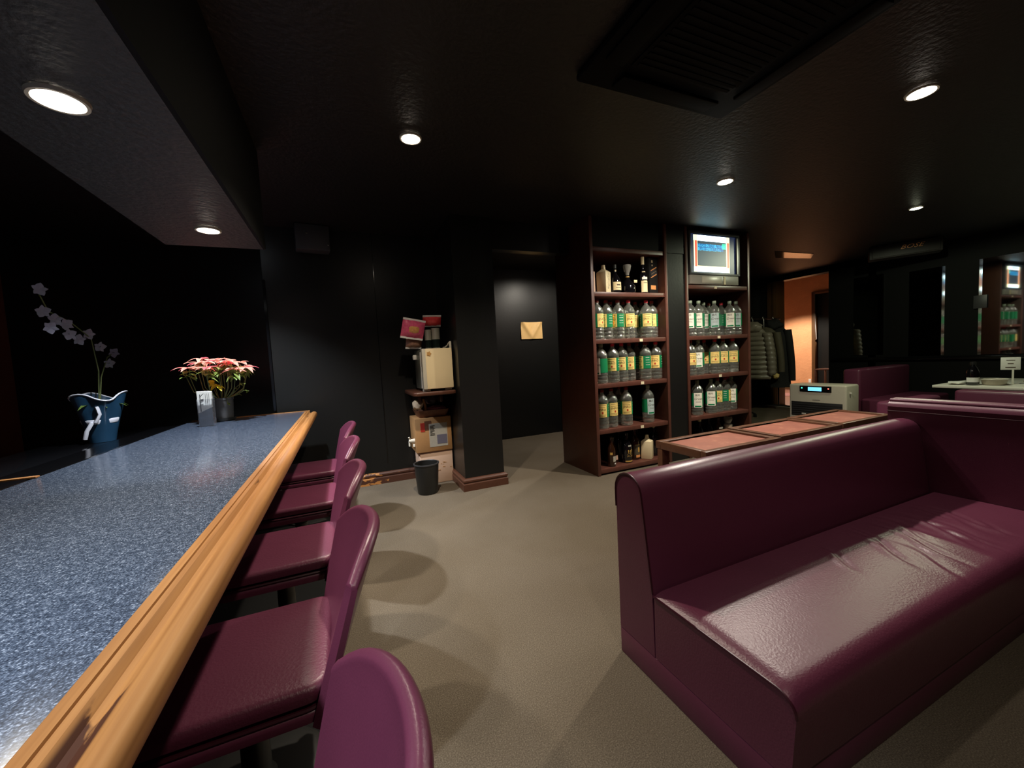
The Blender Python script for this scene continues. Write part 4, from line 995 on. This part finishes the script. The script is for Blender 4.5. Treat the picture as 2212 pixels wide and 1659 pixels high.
# trailing sprig on the right
sp = [(0.03, -0.03, 0.17), (0.07, -0.04, 0.185), (0.12, -0.04, 0.20), (0.17, -0.035, 0.235), (0.20, -0.03, 0.225)]
tube(st, sp, 0.0022, 6); tube(st, [(0.06, -0.03, 0.19), (0.10, -0.03, 0.25), (0.14, -0.02, 0.285), (0.17, -0.02, 0.29)], 0.002, 6); tube(st, [(0.05, -0.04, 0.17), (0.055, -0.075, 0.165), (0.06, -0.085, 0.13)], 0.002, 6)
for p in sp[1:]+[(0.14, -0.02, 0.285), (0.17, -0.02, 0.29), (0.06, -0.085, 0.14), (0.10, -0.03, 0.25)]:
    for q in range(2): loft(gl, leaf_rows(Vector(p), pr.uniform(0, 2*PI), pr.uniform(-0.3, 0.6), 0.032, 0.009, 0.3))
obj('stems', st, M['stem'], t, smooth=60)
obj('bracts', br, [M['bract'], M['bract_hot']], t, smooth=70); obj('leaves', gl, [M['leaf'], M['leaf_yellow']], t, smooth=70)

t = thing('leaflet_holder', 'clear acrylic holder with a white leaflet beside the poinsettia', 'leaflet holder', (-0.935, 3.54, CT+0.001), -0.18)
bm = B(); box(bm, -0.048, 0.048, -0.03, -0.027, 0.0, 0.20, 0.001); box(bm, -0.048, 0.048, 0.010, 0.013, 0.0, 0.22, 0.001); box(bm, -0.048, -0.045, -0.027, 0.010, 0.0, 0.20); box(bm, 0.045, 0.048, -0.027, 0.010, 0.0, 0.20); box(bm, -0.048, 0.048, -0.03, 0.013, 0.0, 0.003)
obj('holder', bm, M['acrylic'], t)
bm = B(); bm.faces.new([bm.verts.new(p) for p in ((-0.044, -0.024, 0.10), (0.044, -0.022, 0.138), (0.044, -0.016, 0.252), (0.02, -0.016, 0.257), (-0.05, -0.016, 0.258))])
ext = bmesh.ops.extrude_face_region(bm, geom=bm.faces[:])
for v in [g_ for g_ in ext['geom'] if isinstance(g_, bmesh.types.BMVert)]: v.co.y += 0.014
obj('leaflet', bm, M['white_paper'], t)
bm = B(); bm.faces.new([bm.verts.new(p) for p in ((-0.044, -0.0245, 0.004), (0.044, -0.0245, 0.004), (0.044, -0.0235, 0.137), (-0.044, -0.0245, 0.099))])
obj('leaflet_photo', bm, mat('grey_blue_print', srgb(120, 128, 140), 0.4, noise_scale=30, noise_amt=0.4), t)
bm = B(); box(bm, -0.028, -0.024, -0.027, -0.025, 0.11, 0.235); tube(bm, [(-0.026, -0.026, 0.215), (-0.012, -0.026, 0.232), (-0.002, -0.026, 0.24)], 0.002, 4); box(bm, -0.022, -0.006, -0.027, -0.0255, 0.19, 0.20)
for k in range(3): box(bm, 0.008+k*0.011, 0.0095+k*0.011, -0.0265, -0.025, 0.16+0.01*k, 0.24)
obj('leaflet_print', bm, M['ink_black'], t)

# ------------------------------------------------------------------ orchid behind the bar
t = thing('potted_orchid', 'white orchid in a blue-wrapped pot in the dark behind the bar', 'potted plant', (-1.76, 4.08, 0.721))
bm = B(); rows = []
for zz, r in ((0, 0.075), (0.08, 0.088), (0.18, 0.108), (0.27, 0.128), (0.35, 0.15)):
    rows.append([((r*(1+0.10*math.sin(k*2*PI/40*5)*zz/0.35))*math.cos(2*PI*k/40), (r*(1+0.10*math.sin(k*2*PI/40*5)*zz/0.35))*math.sin(2*PI*k/40), zz+(0.03*math.sin(k*2*PI/40*3+1) if zz > 0.3 else 0)) for k in range(40)])
loft(bm, rows, closed=True); bm2 = [[(x*0.96, y*0.96, z_) for x, y, z_ in r] for r in rows]; loft(bm, bm2, closed=True)
obj('wrapping', bm, M['orchid_wrap'], t, smooth=60)
obj('wrapping_edge', tube(B(), [Vector(p) for p in rows[-1]]+[Vector(rows[-1][0])], 0.006, 6, caps=False), M['ribbon'], t)
obj('soil', lathe(B(), [(0, 0.25), (0.115, 0.245)], 24), M['soil'], t)
bm = B(); lathe(bm, [(0.101, 0.145), (0.103, 0.15), (0.110, 0.175), (0.107, 0.18)], 30)
tube(bm, [(0.0, -0.115, 0.16), (-0.03, -0.125, 0.10), (-0.05, -0.115, 0.04)], 0.014, 6); tube(bm, [(0.02, -0.115, 0.16), (0.05, -0.12, 0.22), (0.04, -0.125, 0.28)], 0.012, 6)
obj('ribbon', bm, M['ribbon'], t, smooth=60)
FL = [(-1.75, 3.547, 1.80), (-1.75, 3.554, 1.66), (-1.75, 3.606, 1.56), (-1.75, 3.664, 1.62), (-1.75, 3.778, 1.60), (-1.75, 3.80, 1.53), (-1.75, 3.90, 1.50), (-1.75, 4.03, 1.55), (-1.75, 4.165, 1.46), (-1.75, 4.36, 1.42), (-1.75, 4.27, 1.33)]
base = Vector((-1.76, 4.08, 0.72)); bm = B()
tube(bm, [(0, 0, 0.26), (0.01, 0.03, 0.55), (0.01, -0.02, 0.80), (0.01, -0.25, 0.90), (0.0, -0.45, 0.95), (0.0, -0.55, 1.10)], 0.004, 6)
tube(bm, [(0, 0.01, 0.26), (0.0, 0.08, 0.5), (0.0, 0.2, 0.66), (0.0, 0.3, 0.70)], 0.004, 6)
obj('stems', bm, M['stem'], t)
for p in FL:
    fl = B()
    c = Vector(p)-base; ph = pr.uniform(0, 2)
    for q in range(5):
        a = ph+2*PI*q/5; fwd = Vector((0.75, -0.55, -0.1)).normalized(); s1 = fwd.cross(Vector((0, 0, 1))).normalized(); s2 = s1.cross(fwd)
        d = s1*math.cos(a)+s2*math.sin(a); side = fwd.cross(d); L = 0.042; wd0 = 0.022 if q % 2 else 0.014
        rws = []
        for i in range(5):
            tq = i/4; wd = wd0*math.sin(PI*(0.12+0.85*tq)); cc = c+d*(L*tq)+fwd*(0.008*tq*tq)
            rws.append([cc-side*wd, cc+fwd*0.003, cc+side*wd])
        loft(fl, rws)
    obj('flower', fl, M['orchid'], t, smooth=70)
lv = B()
for k in range(7): loft(lv, leaf_rows(Vector((0, 0, 0.27)), k*0.9, 0.6, pr.uniform(0.16, 0.24), 0.03, 0.6))
obj('leaves', lv, M['leaf'], t, smooth=70)

# ------------------------------------------------------------------ wall loudspeakers, air conditioner
t = thing('wall_speaker', 'small dark grey loudspeaker under the ceiling above the back wall', 'loudspeaker', (-0.17, 4.12, 2.27), 0.12)
obj('cabinet', box(B(), -0.14, 0.14, -0.10, 0.05, 0.0, 0.225, 0.01), M['dark_grey'], t)
for x, zz in ((-0.05, 0.14), (0.12, 0.05)): obj('screw', lathe(B(), [(0, 0), (0.009, 0), (0.009, 0.004), (0, 0.006)], 12), M['chrome'], t, loc=(x, -0.101, zz)).rotation_euler = (PI/2, 0, 0)
t = thing('wall_speaker', 'wide black loudspeaker with a copper logo, high on the right wall', 'loudspeaker', (7.25, 2.95, 2.315), math.radians(-62))
obj('cabinet', box(B(), -0.36, 0.36, -0.12, 0.12, 0.0, 0.185, 0.012), M['speaker'], t)
obj('grille', box(B(), -0.33, 0.33, -0.135, -0.12, 0.012, 0.173, 0.006), M['speaker'], t)
obj('logo', xf(text_mesh('BOSE', 0.075, shear=0.4, extrude=0.001), lambda x, y, z_: (0.06+x*1.25, -0.137+z_*0.5, 0.11+y)), M['copper'], t)
obj('bracket', box(B(), -0.05, 0.05, 0.12, 0.42, 0.05, 0.13, 0.004), M['black_plastic'], t)
t = thing('air_conditioner', 'square dark ceiling cassette air conditioner above the sofa', 'air conditioner', (1.57, 1.15, CEIL))
bm = B(); box(bm, -0.475, 0.475, -0.475, 0.475, -0.035, -0.001, 0.012); obj('panel', bm, M['ac'], t)
gr = obj('intake_grille', box(B(), -0.30, 0.30, -0.30, 0.30, -0.042, -0.034, 0.006), M['ac'], t)
bm = B()
for k in range(18): box(bm, -0.28, 0.28, -0.285+k*0.0325, -0.270+k*0.0325, -0.046, -0.042)
obj('grille_slats', bm, M['ac'], gr)
for k in range(4):
    bm = B(); box(bm, -0.30, 0.30, 0.345, 0.435, -0.052, -0.036, 0.004, rot=Matrix.Rotation(0.12, 3, 'X'))
    o = obj('louver', bm, M['ac'], t); o.rotation_euler = (0, 0, k*PI/2)

# ------------------------------------------------------------------ right wall: mirrors, notice
def mirror(y0, y1, z0, z1, label, bevel_end, dep=0.0033):
    t = thing('wall_mirror', label, 'mirror', (XR-0.012, (y0+y1)/2, z0), 0, 'tall mirror panels on the right wall')
    h = (y1-y0)/2
    obj('pane', box(B(), 0, 0.01, -h, h, 0, z1-z0), M['mirror'], t)
    bm = B()
    ya = h-0.03 if bevel_end > 0 else -h; z1_ = z1-z0
    prism(bm, [(-0.0025-dep, ya+0.03), (-0.0025, ya), (-0.0005, ya), (-0.0005, ya+0.03)], 'z', 0, z1_)
    obj('bevelled_edge', bm, M['bevel'], t, smooth=5)
    return t
mirror(3.40, 3.79, 0.95, 2.2, 'dark mirror panel on the right wall nearest the entrance opening', -1)
mirror(2.72, 3.10, 0.92, 2.16, 'dark mirror panel on the right wall below the wide loudspeaker', -1)
mirror(0.9, 2.40, 0.92, 2.17, 'mirror panel at the right edge reflecting the television and bottles', 1, 0.0013)
tag(obj('notice_card', box(B(), XR-0.034, XR-0.030, 2.32, 2.44, 1.53, 1.70, 0.001), M['dark_grey']), 'small grey card stuck on the mirror edge at right', 'notice')
bm = B(); box(bm, XR-0.05, XR, 0.8, 4.1, 0.86, 0.91, 0.006); struct('trim_6', bm, M['black_gloss'])

# ------------------------------------------------------------------ far booth
t = thing('sofa', 'purple sofa with a square back behind the fan heater', 'sofa', (6.42, 3.05, 0))
obj('backrest', box(B(), 0, 1.30, 0, 0.2, 0.1, 0.80, 0.03, 4), M['leather'], t); obj('seat', box(B(), 0.02, 1.30, -0.42, 0.0, 0.08, 0.40, 0.03, 4), M['leather'], t); obj('plinth', box(B(), 0.03, 1.28, -0.4, 0.18, 0, 0.08), M['piping'], t)
t = thing('sofa', 'low purple bench back beyond the row of low tables', 'sofa', (4.68, 1.5, 0))
obj('backrest', box(B(), 0, 0.85, 0.44, 0.60, 0.05, 0.60, 0.03, 4), M['leather'], t); obj('seat', box(B(), 0.0, 0.85, -0.05, 0.44, 0.05, 0.36, 0.03, 4), M['leather'], t); obj('plinth', box(B(), 0.02, 0.83, -0.03, 0.58, 0, 0.05), M['piping'], t)
t = thing('booth_table', 'white-topped table at the right edge beside the mirror wall', 'table', (6.85, 1.75, 0))
obj('tabletop', box(B(), -0.62, 0.62, -0.6, 0.52, 0.605, 0.635, 0.006), M['white_plastic'], t)
obj('pedestal', lathe(B(), [(0, 0), (0.25, 0), (0.25, 0.02), (0.04, 0.04), (0.04, 0.605)], 24), M['black_plastic'], t)
t = thing('sofa', 'purple bench back in front of the white-topped table at right', 'sofa', (5.75, 0.6, 0))
obj('backrest', box(B(), 0.0, 0.16, -0.8, 1.33, 0.05, 0.635, 0.03, 4), M['leather'], t); obj('plinth', box(B(), 0.01, 0.15, -0.78, 1.31, 0, 0.05), M['piping'], t); obj('seat', box(B(), 0.16, 0.40, -0.8, 1.33, 0.05, 0.38, 0.03, 4), M['leather'], t)
TZ = 0.636
tt = thing('sauce_bottle', 'dark bottle with a white label on the far white-topped table', 'bottle', (6.36, 1.99, TZ))
obj('body', lathe(B(), [(0, 0), (0.046, 0), (0.05, 0.006), (0.05, 0.15), (0.035, 0.19), (0.022, 0.21), (0.022, 0.235)], 20), M['black_glass'], tt)
obj('cap', lathe(B(), [(0.024, 0.225), (0.024, 0.255), (0, 0.257)], 16), M['black_plastic'], tt)
bm = cyl_patch(B(), 0.0506, -2.4, 0.6, 0.035, 0.085, 16); obj('label', bm, M['white_paper'], tt)
tt = thing('glass_dish', 'round glass dish on the far white-topped table', 'dish', (6.45, 1.86, TZ))
obj('bowl', lathe(B(), [(0, 0.004), (0.07, 0.0), (0.085, 0.01), (0.10, 0.06), (0.103, 0.065), (0.097, 0.062), (0.08, 0.015), (0, 0.012)], 28), M['glass_dish'], tt)
obj('rim', tube(B(), [(0.101*math.cos(2*PI*k/24), 0.101*math.sin(2*PI*k/24), 0.064) for k in range(25)], 0.004, 6, caps=False), M['white_plastic'], tt)
tt = thing('table_sign', 'small square white sign on a stand on the far table', 'sign', (6.60, 1.79, TZ), math.radians(-70))
obj('plate', box(B(), -0.068, 0.068, -0.004, 0.004, 0.155, 0.29, 0.004), M['white_paper'], tt)
obj('stand', box(B(), 0.01, 0.025, -0.003, 0.003, 0.0, 0.16), M['white_plastic'], tt); obj('foot', box(B(), -0.03, 0.06, -0.03, 0.03, 0, 0.006), M['white_plastic'], tt)
bm = B(); box(bm, -0.03, 0.03, -0.0055, -0.004, 0.255, 0.262); box(bm, -0.035, 0.035, -0.0055, -0.004, 0.178, 0.186); box(bm, -0.02, 0.02, -0.0055, -0.004, 0.218, 0.226); obj('print', bm, M['ink'], tt)
tt = thing('serving_tray', 'olive oval tray at the right edge of the far table', 'tray', (6.55, 1.52, TZ))
obj('tray', xf(lathe(B(), [(0, 0.004), (0.10, 0), (0.15, 0.025), (0.155, 0.032), (0.148, 0.03), (0.10, 0.008), (0, 0.01)], 28), lambda x, y, z_: (x*0.8, y*1.1, z_*1.3)), M['olive_tray'], tt)
tag(obj('paper_napkins', lump(B(), (6.40, 2.12, TZ+0.022), (0.09, 0.075, 0.016), 4), M['white_paper']), 'crumpled white paper napkins at the left end of the far table', 'napkins')

# ------------------------------------------------------------------ fan heater
t = thing('fan_heater', 'large beige fan heater with a lit blue display behind the low tables', 'heater', (5.80, 3.19, 0), math.radians(-88))
obj('body', box(B(), -0.335, 0.335, -0.10, 0.20, 0.03, 0.64, 0.022, 4), M['heater'], t)
obj('base', box(B(), -0.35, 0.35, -0.13, 0.22, 0.0, 0.03, 0.008), M['heater'], t)
cpn = obj('control_panel', box(B(), -0.20, 0.175, -0.106, -0.09, 0.54, 0.622, 0.004), M['black_gloss'], t)
obj('display', box(B(), -0.095, 0.065, -0.109, -0.105, 0.556, 0.606, 0.002), M['lcd'], cpn)
obj('lamp', box(B(), -0.178, -0.162, -0.109, -0.105, 0.585, 0.599, 0.002), M['led_green'], cpn); obj('lamp', box(B(), 0.135, 0.150, -0.109, -0.105, 0.585, 0.599, 0.002), M['led_red'], cpn)
obj('badge', box(B(), -0.045, 0.045, -0.1015, -0.099, 0.432, 0.438), M['dark_grey'], t)
gg = obj('outlet_grille', box(B(), -0.305, 0.295, -0.104, -0.085, 0.21, 0.405, 0.003), M['black_plastic'], t)
bm = B()
for k in range(6): box(bm, -0.30, 0.29, -0.108, -0.10, 0.228+k*0.029, 0.236+k*0.029)
obj('grille_slats', bm, M['dark_grey'], gg)
obj('tab', box(B(), -0.17, -0.12, -0.110, -0.104, 0.238, 0.252), M['white_plastic'], gg)
obj('side_knob', lathe(B(), [(0, 0), (0.012, 0), (0.012, 0.014), (0, 0.016)], 12), M['white_plastic'], t, loc=(0.345, -0.02, 0.535))

# ------------------------------------------------------------------ coat rack
t = thing('coat_rack', 'black coat rack on castor feet by the entrance', 'coat rack', (6.9, 4.72, 0))
bm = B()
for sx in (-0.62, 0.42): tube(bm, [(sx, 0, 0.06), (sx, 0, 1.66)], 0.014, 10)
obj('posts', bm, M['black_plastic'], t)
obj('rail', tube(B(), [(-0.68, 0, 1.66), (0.48, 0, 1.66)], 0.014, 10), M['metal'], t)
for sx in (-0.62, 0.42):
    f_ = obj('foot', tube(B(), [(sx, -0.28, 0.055), (sx, -0.22, 0.075), (sx, 0.22, 0.075), (sx, 0.28, 0.055)], 0.014, 8), M['black_plastic'], t)
    for sy in (-0.28, 0.28): obj('castor', box(B(), sx-0.015, sx+0.015, sy-0.028, sy+0.028, 0.0, 0.056, 0.012), M['black_plastic'], f_)
def coat(label, x, y, ztop, zbot, hw, m, parts, rz=0, quilt=0, hood=False, thick=0.09, seed=1):
    t = thing('coat', label, 'coat', (x, y, 0), rz, 'coats on the rack')
    bm = B(); rows = []; n = 40; N = 44
    for j in range(N+1):
        v = j/N; zz = ztop-(ztop-zbot)*v
        sh = min(1, (v/0.16))**0.55
        hwj = hw*(0.22+0.78*sh)*(0.95+0.10*v); d = thick*(0.35+0.65*min(1, v*5))*(1+0.2*v)
        q = 1+(quilt*abs(math.sin(v*PI*11)) if quilt else 0)
        row = []
        for k in range(n):
            a = 2*PI*k/n
            wob = 1+0.07*noise.noise(Vector((math.cos(a)*1.5, math.sin(a)*1.5, v*2+seed*3)))+0.05*math.sin(a*7+seed)*v
            row.append((d*q*wob*math.cos(a), hwj*wob*math.sin(a)*(1+0.25*(q-1)), zz))
        rows.append(row)
    loft(bm, rows, closed=True, cap=True); obj('body', bm, M[m], t, smooth=60)
    for sy in (-1, 1):
        bm = B(); rows = []
        for j in range(30):
            v = j/29; zz = ztop-0.10-(ztop-zbot)*0.80*v; q = 1+(quilt*1.2*abs(math.sin(v*PI*9)) if quilt else 0)
            cy = sy*(hw*0.92+0.07*math.sin(v*1.6)); r = (0.062-0.014*v)*q
            rows.append([(-0.02+r*0.9*math.cos(2*PI*k/16), cy+r*math.sin(2*PI*k/16), zz) for k in range(16)])
        loft(bm, rows, closed=True, cap=True); obj('sleeve', bm, M[m], t, smooth=60)
    if hood: obj('hood', lump(B(), (-0.03, 0, ztop+0.0), (0.11, 0.15, 0.10), seed), M[m], t, smooth=60)
    hb = B(); tube(hb, [(0, 0, 1.675), (0, 0.012, 1.69), (0, 0.02, 1.675), (0, 0.012, 1.655), (0, 0, 1.63), (0, 0, ztop-0.02)], 0.003, 6); obj('hanger', hb, M['metal'], t)
    for nm, mm, f in parts: obj(nm, f(), M[mm], t, smooth=60)
    return t
coat('grey quilted puffer jacket with a hood at the front of the coat rack', 6.48, 4.60, 1.50, 0.62, 0.235, 'puffer',
     [('drawcord', 'cream_side', lambda: tube(B(), [(-0.12, 0.06, 1.44), (-0.13, 0.02, 1.33), (-0.125, 0.05, 1.30), (-0.13, 0.08, 1.36)], 0.012, 6)), ('collar_lining', 'white_cloth', lambda: lump(B(), (-0.06, -0.06, 1.485), (0.05, 0.06, 0.03), 2))], rz=0.25, quilt=0.30, hood=True, seed=1)
coat('dark olive jacket with yellowish lining, second on the coat rack', 6.76, 4.60, 1.50, 0.66, 0.215, 'olive',
     [('lining', 'lining', lambda: tube(B(), [(-0.115, -0.14, 1.30), (-0.125, -0.16, 1.12), (-0.125, -0.20, 0.95)], [0.02, 0.035, 0.012], 8)), ('cuff_lining', 'lining', lambda: lump(B(), (-0.07, -0.20, 0.66), (0.045, 0.05, 0.045), 6))], rz=0.25, seed=4)
coat('long black coat with a hood, farthest on the coat rack', 7.06, 4.62, 1.54, 0.44, 0.225, 'black_cloth', [], rz=0.25, hood=True, thick=0.11, seed=7)

# ------------------------------------------------------------------ entrance bits
t = thing('side_table', 'small brown wooden stand in the entrance against the dark doorway', 'stand', (9.6, 5.12, 0))
obj('top', box(B(), -0.18, 0.2, -0.2, 0.18, 0.59, 0.615, 0.004), M['base_wood'], t)
for sx in (-0.165, 0.185):
    for sy in (-0.185, 0.165): obj('leg', box(B(), sx-0.015, sx+0.015, sy-0.015, sy+0.015, 0, 0.59, 0.003), M['base_wood'], t)
tag(obj('outlet_plate', box(B(), 10.69, 10.70, 6.09, 6.15, 0.17, 0.29, 0.003), M['white_plastic']), 'small white outlet plate low on the orange wall', 'outlet')
tag(obj('door_mat', xf(lathe(B(), [(0, 0.012), (0.9, 0.012), (1, 0.006), (1, 0)], 32), lambda x, y, z_: (9.6+x*0.35, 5.95+y*0.28, z_)), M['mat_pink']), 'oval pinkish mat on the entrance floor', 'mat')
